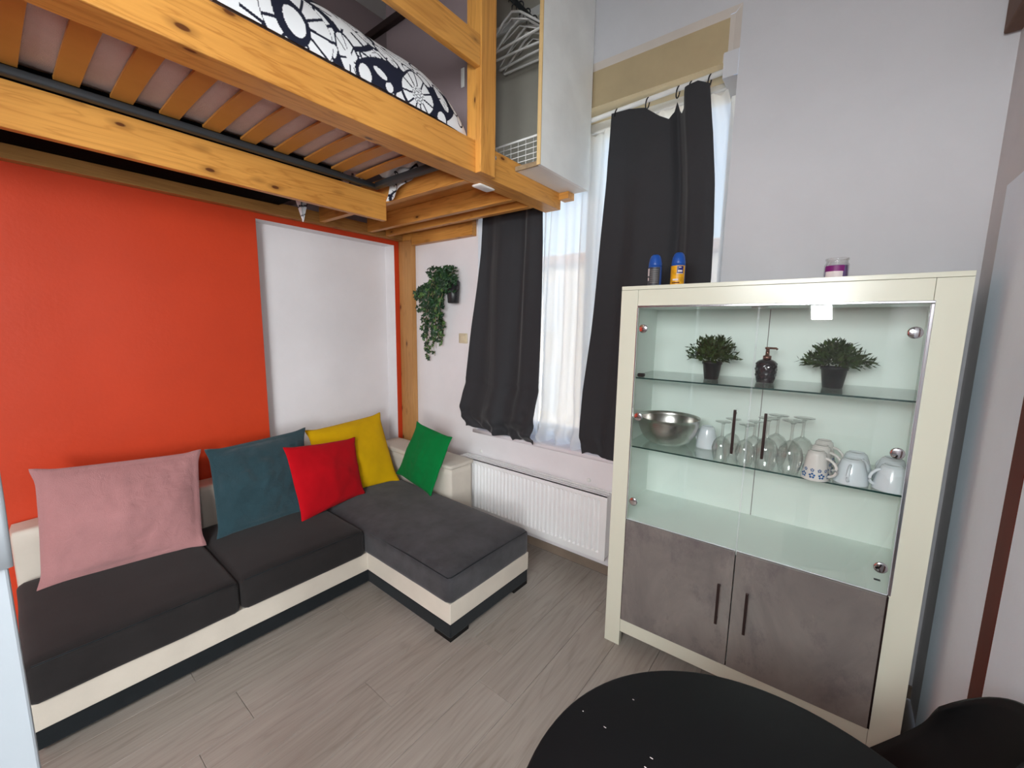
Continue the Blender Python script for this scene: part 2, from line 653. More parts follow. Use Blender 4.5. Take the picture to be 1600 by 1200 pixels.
def add_plank(x0, x1, y0, y1):
    key = (round(x1 - x0, 4), round(y1 - y0, 4))
    if key not in plank_cache:
        g = 0.0006
        b = MB().box(g, x1 - x0 - g, g, y1 - y0 - g, -0.007, 0.0)
        o = obj('plank', b, 'plank', fl, bevel=0.0012, local=True, seg=1)
        plank_cache[key] = o
    else:
        o = plank_cache[key].copy()
        COL.objects.link(o)
        o.parent = fl
    o.location = (x0, y0, 0)


joints = {0: -1.79, 1: -1.97, 2: -1.42, 3: -0.92, 4: -1.10, 5: -0.35, 6: -1.62, 7: -0.75, 8: -1.3, 9: -0.2, 10: -0.9,
          -1: -1.25, -2: -0.6, -3: -2.0}
for k in range(-6, 11):
    x0 = max(0.002, 1.333 + PW * (k - 1))
    x1 = min(1.333 + PW * k, W)
    if x0 > W - 0.01:
        continue
    y = joints.get(k, -0.31 * abs(k)) + PL * 2
    while y > YR:
        ya, yb = max(y - PL, YR + 0.02), min(y, -0.012)
        if yb - ya > 0.02 and ya > -3.6:
            add_plank(x0, x1, ya, yb)
        y -= PL

# orange wall with white niche
NY0, NY1, NZ, ND = -1.151, -0.094, 2.217, 0.10
b = MB()
ZO = 2.30


def qx(y0, y1, z0, z1, x=0.0, mi=0):
    b.quad((x, y0, z0), (x, y1, z0), (x, y1, z1), (x, y0, z1), mi)


qx(YR, NY0, 0, ZO)
qx(NY1, 0.02, 0, ZO)
qx(NY0, NY1, NZ, ZO)
qx(YR, 0.02, ZO, ZC, 0.0, 1)
qx(NY0, NY1, 0, NZ + 0.004, -ND, 2)
b.quad((0, NY0, NZ), (0, NY1, NZ), (-ND, NY1 - 0.02, NZ - 0.004), (-ND, NY0, NZ - 0.004), 2)
b.quad((0, NY1, 0), (-ND, NY1 - 0.02, 0), (-ND, NY1 - 0.02, NZ), (0, NY1, NZ), 2)
b.quad((0, NY0, 0), (-ND, NY0, 0), (-ND, NY0, NZ), (0, NY0, NZ), 2)
struct(obj('wall_left', b, ['orange', 'purple', 'wallw']))

# window wall
OX0, OX1, OZ0, OZ1 = 0.875, 2.522, 0.735, 2.821
BX = 2.457
b = MB()


def qy(x0, x1, z0, z1, y=0.0, mi=0):
    b.quad((x0, y, z0), (x1, y, z0), (x1, y, z1), (x0, y, z1), mi)


qy(-0.12, OX0, 0, ZC, 0, 0)
qy(OX1, W + 0.1, 0, ZC, 0, 1)
qy(OX0, OX1, 0, OZ0, 0, 0)
qy(OX0, OX1, 3.046, ZC, 0, 1)
LY = 0.014
qy(OX0, 2.470, OZ1, 3.012, LY, 2)          # raw plaster band
b.quad((OX0, LY, 3.012), (2.47, LY, 3.012), (2.47, LY - 0.004, 3.022), (OX0, LY - 0.004, 3.022), 3)
b.quad((OX0, LY - 0.004, 3.022), (2.492, LY - 0.004, 3.022), (OX1, 0, 3.046), (OX0, 0, 3.046), 3)
qy(2.470, 2.492, OZ1 + 0.02, 3.022, LY - 0.003, 3)
b.quad((2.492, LY - 0.003, OZ1 + 0.02), (OX1, 0, OZ1 + 0.036), (OX1, 0, 3.046), (2.492, LY - 0.003, 3.022), 3)
b.quad((2.45, LY, OZ1), (2.492, LY - 0.003, OZ1 + 0.02), (2.47, LY - 0.003, OZ1 + 0.04), (2.45, LY, OZ1 + 0.04), 3)
qy(BX, OX1, 2.745, OZ1 + 0.036, -0.001, 1)  # corner block
RD = 0.26
b.quad((OX0, 0, OZ0), (OX0, RD, OZ0), (OX0, RD, OZ1), (OX0, 0, OZ1), 0)
b.quad((OX1, 0, OZ0), (OX1, RD, OZ0), (OX1, RD, 2.745), (OX1, 0, 2.745), 0)
b.quad((BX, 0, 2.745), (BX, RD, 2.745), (BX, RD, OZ1), (BX, 0, OZ1), 1)
b.quad((BX, 0, 2.745), (OX1, 0, 2.745), (OX1, RD, 2.745), (BX, RD, 2.745), 1)
b.quad((OX0, LY, OZ1), (BX + 0.035, LY, OZ1), (BX, RD, OZ1), (OX0, RD, OZ1), 4)
wb_ = struct(obj('wall_back', b, ['wallw', 'wall', 'lintel', 'plaster', 'soffit']))
for x, z in ((0.916, 0.592), (1.845, 0.588)):
    obj('screw_cap', MB().lathe([(0.014, 0), (0.013, -0.004), (0.006, -0.006)], 14, (x, 0.0, z), 'y'), 'white', wb_, True)
# the blank wall beyond the outside of the room above and below (closes the recess)
struct(obj('trim_1', MB().rbox(0.845, 2.56, -0.026, 0.25, 0.737, 0.766, 0.006, 3), 'sillm', smooth=True))
struct(obj('baseboard_back', MB().box(0.0, W, -0.012, 0.0, 0.0, 0.058), 'skirt', bevel=0.002))

# right wall, boxing, brown board
struct(obj('wall_right', MB().quad((W, 0.02, 0), (W, YE, 0), (W, YE, ZC), (W, 0.02, ZC)).quad((W, YE, 0), (XR, YE, 0), (XR, YE, ZC), (W, YE, ZC)).quad((XR, YE, 0), (XR, YR, 0), (XR, YR, ZC), (XR, YE, ZC)), 'wallgrey'))
struct(obj('trim_2', MB().box(3.378, W + 0.02, -0.772, -0.30, 0.0, 2.013), 'boxing', bevel=0.003))
struct(obj('trim_3', MB().box(3.3765, W + 0.02, -0.868, -0.772, 0.0, 2.2), 'brown', bevel=0.003))
struct(obj('trim_4', MB().box(3.3765, W + 0.02, -2.4, -0.868, 0.0, 2.2), 'boxing', bevel=0.003))
struct(obj('trim_5', MB().box(3.362, W + 0.02, -0.26, -0.012, 2.585, 3.1), 'brown2', bevel=0.006))  # plain dark brown block high in the right corner
struct(obj('ceiling', MB().quad((-0.15, YR, ZC), (XR, YR, ZC), (XR, 0.02, ZC), (-0.15, 0.02, ZC)), 'ceil'))
struct(obj('added_low_ceiling', MB().box(-0.1, XR, YR, -2.75, 2.30, 2.42), 'ceil'))  # unseen low ceiling added to keep the rear fill off the upper walls
struct(obj('wall_front', MB().quad((-0.15, YR, 0), (XR, YR, 0), (XR, YR, ZC), (-0.15, YR, ZC)), 'wall'))

# white door at the left edge
d = struct(obj('door_1', MB().box(2.15, 2.195, -2.44, -2.3165, 0.0, 2.06), 'door', bevel=0.003))
obj('edge_strip', MB().rbox(2.160, 2.2, -2.345, -2.3105, 1.236, 1.75, 0.0035, 3), 'door', d, True)
obj('moulding', MB().tube([(2.197, -2.40, 0.05), (2.197, -2.40, 2.0)], 0.006, 8), 'door', d, True)

# window
win = struct(obj('window_1', MB().box(OX0, OX0 + 0.06, 0.19, 0.25, OZ0, OZ1).box(OX1 - 0.06, OX1, 0.19, 0.25, OZ0, 2.745)
                 .box(OX0 + 0.06, OX1 - 0.06, 0.19, 0.25, OZ0 + 0.03, OZ0 + 0.11).box(OX0 + 0.06, BX, 0.19, 0.25, OZ1 - 0.08, OZ1), 'white', bevel=0.004))
obj('mullion', MB().box(1.66, 1.74, 0.18, 0.24, OZ0 + 0.11, OZ1 - 0.08), 'white', win, bevel=0.004)
obj('pane', MB().box(OX0 + 0.06, 1.66, 0.216, 0.222, OZ0 + 0.11, OZ1 - 0.08), 'glass', win)
obj('pane', MB().box(1.74, OX1 - 0.06, 0.216, 0.222, OZ0 + 0.11, OZ1 - 0.08), 'glass', win)
obj('handle', MB().box(1.69, 1.71, 0.15, 0.18, 1.45, 1.48).box(1.688, 1.712, 0.14, 0.152, 1.35, 1.48), 'white', win, bevel=0.003)

# building over the street
bd = thing('building', 'pale rendered building across the street, faint behind the white voile', 'building', (-3.0, 9.0, -3.0))
obj('wall', MB().box(-12, 6, 9.0, 15.0, -3.0, 3.7), 'facade', bd)
obj('cornice', MB().box(-12.1, 6.1, 8.8, 9.0, 3.45, 3.75), 'tile', bd, bevel=0.03)
for i, x in enumerate((-9.4, -7.2, -5.0, -2.8, -0.6, 1.6, 3.8)):
    for z in (-1.2, 1.4):
        fo = obj('window', MB().box(x, x + 1.0, 8.95, 9.02, z, z + 1.6), 'white', bd)
        obj('pane', MB().box(x + 0.09, x + 0.91, 8.93, 8.96, z + 0.09, z + 1.51), 'facadeglass', fo)

# ------------------------------------------------------------------ loft frame
LX = 1.604
lf = thing('loft_frame', 'pine loft bed frame of thick beams bolted over the sofa', 'bed frame', (0.8, -1.5, 2.2))
obj('beam', MB().box(LX - 0.114, LX, -3.4, -0.05, 2.265, 2.407), 'pineY', lf, bevel=0.004)
obj('beam', MB().box(0.811, 0.846, -3.4, -0.763, 2.163, 2.311), 'pineY', lf, bevel=0.003)
obj('ledger', MB().box(0.004, 0.062, -3.4, -0.004, 2.252, 2.332), 'ledger', lf, bevel=0.003)
obj('wall_beam', MB().box(0.178, 0.862, -0.052, -0.003, 2.207, 2.30), 'pineX', lf, bevel=0.003)
for y0, y1, z1 in ((-0.763, -0.722, 2.405), (-0.384, -0.344, 2.375), (-0.219, -0.178, 2.375)):
    obj('joist', MB().box(0.063, LX - 0.115, y0, y1, 2.265, z1), 'pineX', lf, bevel=0.003)
obj('joist', MB().box(0.063, 0.861, -0.05, -0.004, 2.302, 2.375), 'pineX', lf, bevel=0.003)
obj('corner_post', MB().box(0.004, 0.17, -0.052, -0.004, 0.0, 2.25), 'pinePost', lf, bevel=0.003)
obj('post_head', MB().box(0.064, 0.17, -0.052, -0.004, 2.2505, 2.301), 'pineX', lf)
obj('front_post', MB().box(LX + 0.0005, LX + 0.036, -0.812, -0.708, 2.263, ZC - 0.01), 'pineZ', lf, bevel=0.003)
obj('post_backing', MB().box(1.548, LX, -0.808, -0.715, 2.408, ZC - 0.01), 'pineZ', lf, bevel=0.003)
obj('guard_rail', MB().box(LX + 0.001, LX + 0.033, -3.4, -0.813, 2.706, 2.832), 'pineY', lf, bevel=0.003)
for y, z in ((-0.70, 2.285), (-0.672, 2.372)):
    obj('bolt', MB().lathe([(0.011, 0.0), (0.011, 0.004), (0.006, 0.008)], 10, (LX, y, z), 'x'), 'chrome', lf, True)
obj('deck_board', MB().box(0.063, LX - 0.001, -0.70, -0.055, 2.3755, 2.394), 'pineX', lf)

# bed base
bb = thing('slatted_bed_base', 'slatted bed base with dark steel rails seen from below', 'bed base', (1.2, -1.9, 2.31))
obj('rail', MB().rbox(0.852, 0.892, -3.2, -0.832, 2.3125, 2.340, 0.008, 3), 'steel_dark', bb, True)
obj('rail', MB().rbox(0.892, 1.475, -0.872, -0.832, 2.3125, 2.346, 0.008, 3), 'steel_dark', bb, True)
obj('rail', MB().rbox(1.449, 1.486, -3.2, -0.873, 2.32, 2.362, 0.008, 3), 'steel_dark', bb, True)
sl0 = None
ys = [-0.95 - 0.1372 * i for i in range(16)]
for y in ys:
    if sl0 is None:
        m = MB()
        xs = [0.884 + 0.567 * k / 6 for k in range(7)]
        for xa, xb in zip(xs, xs[1:]):
            za, zb2 = (2.3425 + 0.007 * math.sin(math.pi * (q - 0.884) / 0.567) for q in (xa, xb))
            h = 0.031
            m.quad((xa, -h, za), (xa, h, za), (xb, h, zb2), (xb, -h, zb2))
            m.quad((xa, -h, za + 0.009), (xb, -h, zb2 + 0.009), (xb, h, zb2 + 0.009), (xa, h, za + 0.009))
            m.quad((xa, -h, za), (xb, -h, zb2), (xb, -h, zb2 + 0.009), (xa, -h, za + 0.009))
            m.quad((xa, h, za), (xa, h, za + 0.009), (xb, h, zb2 + 0.009), (xb, h, zb2))
        m.quad((xs[0], -h, za), (xs[0], -h, za + 0.009), (xs[0], h, za + 0.009), (xs[0], h, za))
        sl0 = obj('slat', m, 'slat', bb)
        s_ = sl0
    else:
        s_ = sl0.copy()
        COL.objects.link(s_)
        s_.parent = bb
    s_.location = (0, y, 0)

mt = obj('mattress', MB().rbox(0.842, 1.488, -3.2, -0.90, 2.364, 2.50, 0.014, 8), 'mattress', smooth=True)
origin(tag(mt, 'pinkish quilted mattress resting on the slats of the loft bed', 'mattress'), (1.2, -2.0, 2.37))
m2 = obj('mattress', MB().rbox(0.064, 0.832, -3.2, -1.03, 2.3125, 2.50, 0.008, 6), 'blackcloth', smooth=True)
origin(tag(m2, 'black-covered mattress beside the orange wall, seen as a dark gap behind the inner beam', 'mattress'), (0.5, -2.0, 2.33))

# duvet with bold floral print
SHAPES = []


def blob(y, s, a, b_, ang=0.0, t=0.3, lobes=0, amp=0.0, veins=0, seeds=0, ph=0.0):
    SHAPES.append((y, s, a, b_, ang, t, lobes, amp, veins, seeds, ph))


rp = random.Random(3)
for i in range(420):
    blob(rp.uniform(-3.3, -0.6), rp.uniform(-0.15, 1.9), rp.uniform(0.018, 0.05), rp.uniform(0.03, 0.075), rp.uniform(0, 3.14), rp.uniform(0.18, 0.34), veins=rp.choice((0, 0, 5)))
for i in range(46):
    blob(rp.uniform(-3.3, -0.6), rp.uniform(0.32, 1.9), rp.uniform(0.06, 0.09), rp.uniform(0.07, 0.11), rp.uniform(0, 3), 0.2, 5, 0.09, 9, 0, rp.uniform(0, 6))
blob(-1.80, 0.01, 0.11, 0.14, 0.2, 0.12, 5, 0.06, 9)
blob(-1.42, 0.16, 0.15, 0.10, 0.5, 0.16, 0, 0, 7)
blob(-1.565, 0.045, 0.135, 0.15, 0.3, 0.25, 0, 0, 11)
blob(-1.60, 0.045, 0.115, 0.13, 0.3, 0.02, 0, 0, 11)
blob(-1.617, 0.045, 0.056, 0.074, 0.3, 0.40)
blob(-1.29, 0.03, 0.13, 0.06, 0.4, 1.6)
blob(-1.02, 0.04, 0.13, 0.07, 0.5, 1.6)
blob(-1.425, 0.025, 0.042, 0.09, 0.35, 0.14, veins=7)
blob(-1.346, 0.187, 0.035, 0.085, 0.8, 0.15, veins=7)
blob(-1.248, 0.125, 0.026, 0.066, 0.9, 0.24, veins=5)
blob(-1.37, 0.0, 0.036, 0.045, 0.2, 0.3)
blob(-1.265, 0.0, 0.022, 0.024, 0, 0.25)
blob(-1.305, 0.035, 0.02, 0.046, 1.2, 0.35)
blob(-1.147, 0.118, 0.022, 0.04, 0.9, 0.2)
blob(-1.07, 0.12, 0.022, 0.04, 0.9, 0.2)
blob(-1.125, 0.03, 0.085, 0.1, 0.1, 0.13, 4, 0.07, 11, 1, 0.6)
blob(-0.984, 0.08, 0.028, 0.066, 0.5, 0.15, veins=5)
blob(-1.0, -0.01, 0.036, 0.04, 0.3, 0.3)
blob(-0.904, 0.095, 0.028, 0.055, 0.3, 0.22, veins=4)
blob(-0.868, 0.035, 0.022, 0.032, 0, 0.25)
blob(-0.84, 0.10, 0.02, 0.03, 0, 0.25)
CELL = 0.15
BUCK = {}
for i, sh in enumerate(SHAPES):
    R = max(sh[2], sh[3]) * 1.15
    for by in range(int((sh[0] - R + 5) / CELL), int((sh[0] + R + 5) / CELL) + 1):
        for bs in range(int((sh[1] - R + 5) / CELL), int((sh[1] + R + 5) / CELL) + 1):
            BUCK.setdefault((by, bs), []).append(i)
WHT, NVY = (0.80, 0.81, 0.83, 1), (0.012, 0.014, 0.03, 1)


def paint(y, s):
    c = WHT
    for i in BUCK.get((int((y + 5) / CELL), int((s + 5) / CELL)), ()):
        cy, cs, a, b_, ang, t, lo, am, ve, se, ph = SHAPES[i]
        dy, ds = y - cy, s - cs
        ca, sa = math.cos(ang), math.sin(ang)
        p, q = (dy * ca + ds * sa) / a, (-dy * sa + ds * ca) / b_
        rr, th = math.hypot(p, q), math.atan2(q, p)
        lim = 1.0 + (am * math.cos(lo * th + ph) if lo else 0.0)
        if rr < lim:
            inner = lim * (1 - t * (1.0 + 0.35 * math.sin(th + i)))
            if rr < inner:
                c = WHT
                if se and rr < 0.34:
                    ux, uy = p * 9, q * 9
                    if (ux % 1.0) < 0.2 or ((uy + 0.5 * (int(ux) % 2)) % 1.0) < 0.2:
                        c = NVY
                elif ve:
                    k = (th * ve / (2 * math.pi)) % 1.0
                    if abs(k - 0.5) * 2 * math.pi / ve * rr < 0.035 and rr > 0.3:
                        c = NVY
            else:
                c = NVY
    return c


def duvet_mesh():
    NYs, NS = 760, 230
    y0, y1 = -3.3, -0.80
    vs, fs, cols = [], [], []
    for j in range(NYs + 1):
        # denser where the photograph looks
        u = j / NYs
        y = y0 + (y1 - y0) * (u * 2.6 * 0.2 / 0.2 * 0.52 if u < 0.38 else 0.5138 + (u - 0.38) / 0.62 * 0.4862)
        e = max(0.0, min(1.0, (y1 - y) / 0.40))
        endh = (1 - (1 - e) ** 2.6) ** (1 / 2.2)
        for k in range(NS + 1):
            s = k / NS
            th = s ** 1.7 * math.pi
            cx = math.cos(th)
            sx = abs(math.sin(th)) ** 0.8
            hx = 0.742 if cx > 0 else 0.77
            h = 0.345 * endh
            n = noise.noise(Vector((y * 2.6, cx * 2.2, 3.1))) * 0.028 + noise.noise(Vector((y * 7, cx * 6, 9.1))) * 0.008
            x = 0.845 + hx * math.copysign(abs(cx) ** 0.75, cx) * (0.93 + 0.07 * endh)
            z = 2.425 + sx * h + n * sx
            vs.append((x, y, z))
    # arc length per row for the print
    for j in range(NYs + 1):
        acc = -0.02
        for k in range(NS + 1):
            i = j * (NS + 1) + k
            if k:
                acc += math.dist(vs[i], vs[i - 1])
            cols.append(paint(vs[i][1], acc))
    for j in range(NYs):
        for k in range(NS):
            a = j * (NS + 1) + k
            fs.append((a, a + 1, a + NS + 2, a + NS + 1))
    me = bpy.data.meshes.new('duvet')
    me.from_pydata(vs, [], fs)
    at = me.color_attributes.new('print', 'FLOAT_COLOR', 'POINT')
    at.data.foreach_set('color', [c for col in cols for c in col])
    me.polygons.foreach_set('use_smooth', [True] * len(me.polygons))
    me.materials.append(M['print'])
    return me


def colour_all(me, f):
    at = me.color_attributes.new('print', 'FLOAT_COLOR', 'POINT')
    at.data.foreach_set('color', [c for v in me.vertices for c in f(v.co)])


du = thing('duvet', 'white duvet with bold black flower print on the loft bed', 'duvet', (0.85, -1.8, 2.42))
dm = bpy.data.objects.new('cover', duvet_mesh())
COL.objects.link(dm)
dm.parent = du
dm.data.transform(Matrix.Translation((-0.85, 1.8, -2.42)))
# the tucked end hanging between the base and the first joist, and the corner poking down behind the inner beam


def fold(u, v):
    x = 0.915 + u * 0.50
    y = -0.818 + 0.03 * math.sin(v * 3.0) + 0.012 * math.sin(u * 19)
    z = 2.45 - v * (0.20 * (1 - 0.78 * u) + 0.012 * math.sin(u * 13))
    return (x, y, z)


o = obj('tucked_end', MB().grid(fold, 90, 40), 'print', du, True)
colour_all(o.data, lambda p: paint(-1.9 + (p.x) * 0.9, 0.9 + (p.z) * 1.0))


def fold2(u, v):
    x = 0.93 + u * 0.5
    y = -0.905 + 0.03 * v
    z = 2.366 + 0.03 * u + 0.012 * math.sin(u * 16 + v * 3)
    return (x, y + 0.03 * v, z)


o = obj('tucked_hem', MB().grid(fold2, 60, 14), 'print', du, True)
colour_all(o.data, lambda p: paint(-2.3 + p.x, 1.2 + p.y))


def tip(u, v):
    w = (1 - v) ** 0.8
    x = 0.50 + (u - 0.5) * 0.10 * w + 0.01 * math.sin(u * 9)
    y = -1.09 + (u - 0.5) * 0.13 * w + 0.0 * v
    z = 2.50 - 0.355 * v + 0.006 * math.sin(u * 14)
    x += 0.03 * math.sin(u * math.pi * 2) * w
    return (x, y, z)


o = obj('hanging_corner', MB().grid(tip, 30, 60), 'print', du, True)
colour_all(o.data, lambda p: paint(-2.0 + p.y * 1.4, 0.9 + p.z * 1.3))

# boards behind the guard rail
pb = obj('partition_board', MB().box(0.695, 1.50, -0.625, -0.607, 2.395, ZC - 0.02), 'purple', bevel=0.002)
origin(tag(pb, 'upright whitish board, coloured mauve for shade, standing behind the duvet on the loft', 'board'), (1.1, -0.61, 2.395))
sw = obj('switch_strip', MB().rbox(1.333, 1.357, -0.634, -0.626, 2.788, 2.88, 0.003, 3), 'white', smooth=True)
origin(tag(sw, 'small white upright switch strip on the shade-coloured loft board', 'switch'), (1.345, -0.626, 2.83))
pl = obj('batten', MB().box(0.30, 1.50, -0.66, -0.627, 3.296, 3.338), 'bronze', bevel=0.004)
origin(tag(pl, 'dark horizontal batten high behind the duvet and guard rail', 'batten'), (0.9, -0.64, 3.31))

# wardrobe
wd = thing('wardrobe', 'open wardrobe with grey-white side panel on the end of the loft', 'wardrobe', (1.4, -0.3, 2.39))
obj('side_panel', MB().box(1.748, 1.766, -0.512, -0.006, 2.356, ZC - 0.02), 'panelw', wd)
obj('panel_edge', MB().box(1.747, 1.767, -0.518, -0.512, 2.356, ZC - 0.02), 'plyedge', wd)
obj('back_panel', MB().box(0.90, 1.747, -0.052, -0.036, 2.395, 3.41), 'inner', wd)
obj('back_batten', MB().box(0.90, 1.747, -0.065, -0.03, 3.41, 3.46), 'panelw', wd, bevel=0.003)
obj('upper_back', MB().box(0.90, 1.747, -0.040, -0.03, 3.461, ZC - 0.02), 'inner', wd)
obj('floor_board', MB().box(LX + 0.001, 1.747, -0.50, -0.006, 2.358, 2.376), 'white', wd)
obj('floor_edge', MB().box(LX + 0.002, 1.747, -0.51, -0.50, 2.356, 2.378), 'chip', wd)
obj('end_block', MB().box(LX + 0.001, 1.67, -0.075, -0.006, 2.318, 2.357), 'pineX', wd)
obj('hanging_rail', MB().tube([(1.45, -0.60, 3.31), (1.45, -0.04, 3.31)], 0.014, 12), 'steel_dark', wd, True)


def make_hanger(label):
    h = thing('clothes_hanger', label, 'hanger', (1.45, -0.2, 3.327), 0, 'white hangers on the wardrobe rail')
    hook = [(0.0 + 0.024 * math.cos(a), 0, -0.016 + 0.024 * math.sin(a)) for a in [math.pi * (0.0 + 0.12 * i) for i in range(10)]]
    hook = list(reversed(hook)) + [(0.022, 0, -0.04), (0.0, 0, -0.055), (0.0, 0, -0.08)]
    obj('hook', MB().tube(hook, 0.0035, 6), 'steel_dark', h, True, local=True)
    bod = [(0, 0, -0.08), (-0.06, 0, -0.105), (-0.20, 0, -0.215), (-0.212, 0, -0.232), (-0.20, 0, -0.24), (0, 0, -0.236), (0.20, 0, -0.24), (0.212, 0, -0.232), (0.20, 0, -0.215), (0.06, 0, -0.105)]
    obj('frame', MB().tube(bod, 0.0065, 8, closed=True), 'white', h, True, local=True)
    obj('inner_bar', MB().tube([(-0.115, 0, -0.165), (0.0, 0, -0.112), (0.115, 0, -0.165)], 0.004, 6), 'white', h, True, local=True)
    return h


h0 = make_hanger('white plastic hanger nearest the loft post, first on the wardrobe rail')
h0.location = (1.45, -0.36, 3.327)
h0.rotation_euler = (0, 0, -0.05)
for y, rz, lb in ((-0.29, 0.06, 'second white plastic hanger from the loft post on the wardrobe rail'),
                  (-0.225, -0.04, 'third white plastic hanger from the loft post on the wardrobe rail'),
                  (-0.16, 0.05, 'white plastic hanger nearest the window wall on the wardrobe rail')):
    dup(h0, (1.45, y, 3.327), rz, lb)

bk = thing('wire_basket', 'white wire grid basket on the wardrobe floor', 'basket', (1.45, -0.32, 2.396))
x0, x1, y0, y1, z0, z1 = 1.22, 1.72, -0.44, -0.16, 2.40, 2.535
m = MB()
m.tube([(x0, y0, z1), (x1, y0, z1), (x1, y1, z1), (x0, y1, z1)], 0.006, 6, closed=True)
obj('rim', m, 'white', bk, True)
m = MB()
for i in range(11):
    x = x0 + (x1 - x0) * i / 10
    m.tube([(x, y0, z1), (x, y0, z0), (x, y1, z0), (x, y1, z1)], 0.0022, 5)
for i in range(5):
    z = z0 + (z1 - z0) * i / 5
    m.tube([(x0, y0, z), (x1, y0, z), (x1, y1, z), (x0, y1, z)], 0.0022, 5, closed=True)
for i in range(7):
    y = y0 + (y1 - y0) * i / 6
    m.tube([(x0, y, z1), (x0, y, z0), (x1, y, z0), (x1, y, z1)], 0.0022, 5)
g = obj('wire_grid', m, 'white', bk, True)
g['kind'] = 'stuff'
pt = obj('junction_plate', MB().rbox(1.475, 1.535, -0.70, -0.585, 2.254, 2.2645, 0.005, 3), 'white', smooth=True)
origin(tag(pt, 'small white plastic plate screwed under the front beam near the post', 'plate'), (1.5, -0.64, 2.26))

# ------------------------------------------------------------------ radiator, switch, ivy
rd = thing('radiator', 'white ribbed panel radiator under the window sill', 'radiator', (1.43, -0.05, 0.154))
RX0, RX1, RZ0, RZ1, RY = 0.79, 2.024, 0.154, 0.561, -0.108
m = MB()
n_r = 36
px0, px1 = RX0 + 0.03, RX1 - 0.028
pitch = (px1 - px0) / n_r
m.quad((RX0, RY, RZ0), (px0, RY, RZ0), (px0, RY, RZ1), (RX0, RY, RZ1))
m.quad((px1, RY, RZ0), (RX1, RY, RZ0), (RX1, RY, RZ1), (px1, RY, RZ1))
m.quad((px0, RY, RZ0), (px1, RY, RZ0), (px1, RY, RZ0 + 0.034), (px0, RY, RZ0 + 0.034))
m.quad((px0, RY, RZ1 - 0.034), (px1, RY, RZ1 - 0.034), (px1, RY, RZ1), (px0, RY, RZ1))
zb, zt = RZ0 + 0.034, RZ1 - 0.034
gd = 0.011
for i in range(n_r):
    a = px0 + i * pitch
    k = [a, a + pitch * 0.22, a + pitch * 0.42, a + pitch * 0.64]
    e = a + pitch
    m.quad((k[3], RY, zb), (e, RY, zb), (e, RY, zt), (k[3], RY, zt))
    m.quad((k[0], RY, zb), (k[1], RY + gd, zb + 0.01), (k[1], RY + gd, zt - 0.01), (k[0], RY, zt))
    m.quad((k[1], RY + gd, zb + 0.01), (k[2], RY + gd, zb + 0.01), (k[2], RY + gd, zt - 0.01), (k[1], RY + gd, zt - 0.01))
    m.quad((k[2], RY + gd, zb + 0.01), (k[3], RY, zb), (k[3], RY, zt), (k[2], RY + gd, zt - 0.01))
    m.quad((k[0], RY, zb), (k[3], RY, zb), (k[2], RY + gd, zb + 0.01), (k[1], RY + gd, zb + 0.01))
    m.quad((k[0], RY, zt), (k[3], RY, zt), (k[2], RY + gd, zt - 0.01), (k[1], RY + gd, zt - 0.01))
obj('front_panel', m, 'radiator', rd)
obj('rear_panel', MB().box(RX0, RX1, -0.028, -0.02, RZ0, RZ1 - 0.004), 'radiator', rd, bevel=0.002)
obj('end_cover', MB().box(RX1 - 0.003, RX1 + 0.001, RY + 0.001, -0.02, RZ0 + 0.01, RZ1 - 0.008), 'radiator', rd)
obj('bottom_edge', MB().box(RX0, RX1, RY, RY + 0.012, RZ0 - 0.006, RZ0), 'radiator', rd)
obj('grille_bed', MB().box(RX0 + 0.01, RX1 - 0.01, RY + 0.015, -0.03, RZ1 - 0.03, RZ1 - 0.022), 'grille', rd)
m = MB().box(RX0, RX1, RY, RY + 0.016, RZ1 - 0.008, RZ1).box(RX0, RX1, -0.036, -0.02, RZ1 - 0.008, RZ1).box(RX0, RX1, -0.066, -0.060, RZ1 - 0.008, RZ1)
k = RX0
while k < RX1:
    m.box(k, k + 0.0045, RY + 0.016, -0.036, RZ1 - 0.008, RZ1 - 0.001)
    k += 0.0105
g = obj('top_grille', m, 'radiator', rd)
g['kind'] = 'stuff'
obj('pipe', MB().tube([(1.05, -0.06, 0.155), (1.05, -0.06, 0.09), (1.05, -0.001, 0.09)], 0.009, 10), 'radiator', rd, True)
obj('bracket', MB().box(1.84, 1.86, -0.02, -0.001, 0.2, 0.5), 'radiator', rd)
obj('bracket', MB().box(0.95, 0.97, -0.02, -0.001, 0.2, 0.5), 'radiator', rd)

ls = thing('light_switch', 'ivory square light switch between ivy and grey curtain', 'switch', (0.727, 0, 1.46))
obj('plate', MB().rbox(0.683, 0.771, -0.012, -0.0005, 1.421, 1.498, 0.004, 3), 'switch', ls, True)
obj('rocker', MB().rbox(0.702, 0.752, -0.017, -0.011, 1.436, 1.484, 0.003, 3), 'switch', ls, True)


def ivy_leaf(mb, c, size, nrm, spin, mi=0):
    nrm = nrm.normalized()
    a = nrm.cross(Vector((0, 0, 1)))
    if a.length < 0.1:
        a = Vector((1, 0, 0))
    a.normalize()
    d = nrm.cross(a)
    cs, sn = math.cos(spin), math.sin(spin)
    a, d = a * cs + d * sn, d * cs - a * sn
    pts = [(0, -0.1), (0.42, -0.42), (0.5, -0.05), (0.95, 0.12), (0.45, 0.35), (0, 1.05), (-0.45, 0.35), (-0.95, 0.12), (-0.5, -0.05), (-0.42, -0.42)]
    n = len(mb.v)
    mb.v.append(tuple(c + nrm * size * 0.16 + d * size * 0.15))
    for x, y in pts:
        mb.v.append(tuple(c + a * x * size + d * y * size - nrm * size * 0.12 * abs(x)))
    for i in range(10):
        mb.f.append((n, n + 1 + i, n + 1 + (i + 1) % 10))
        mb.mi.append(mi)


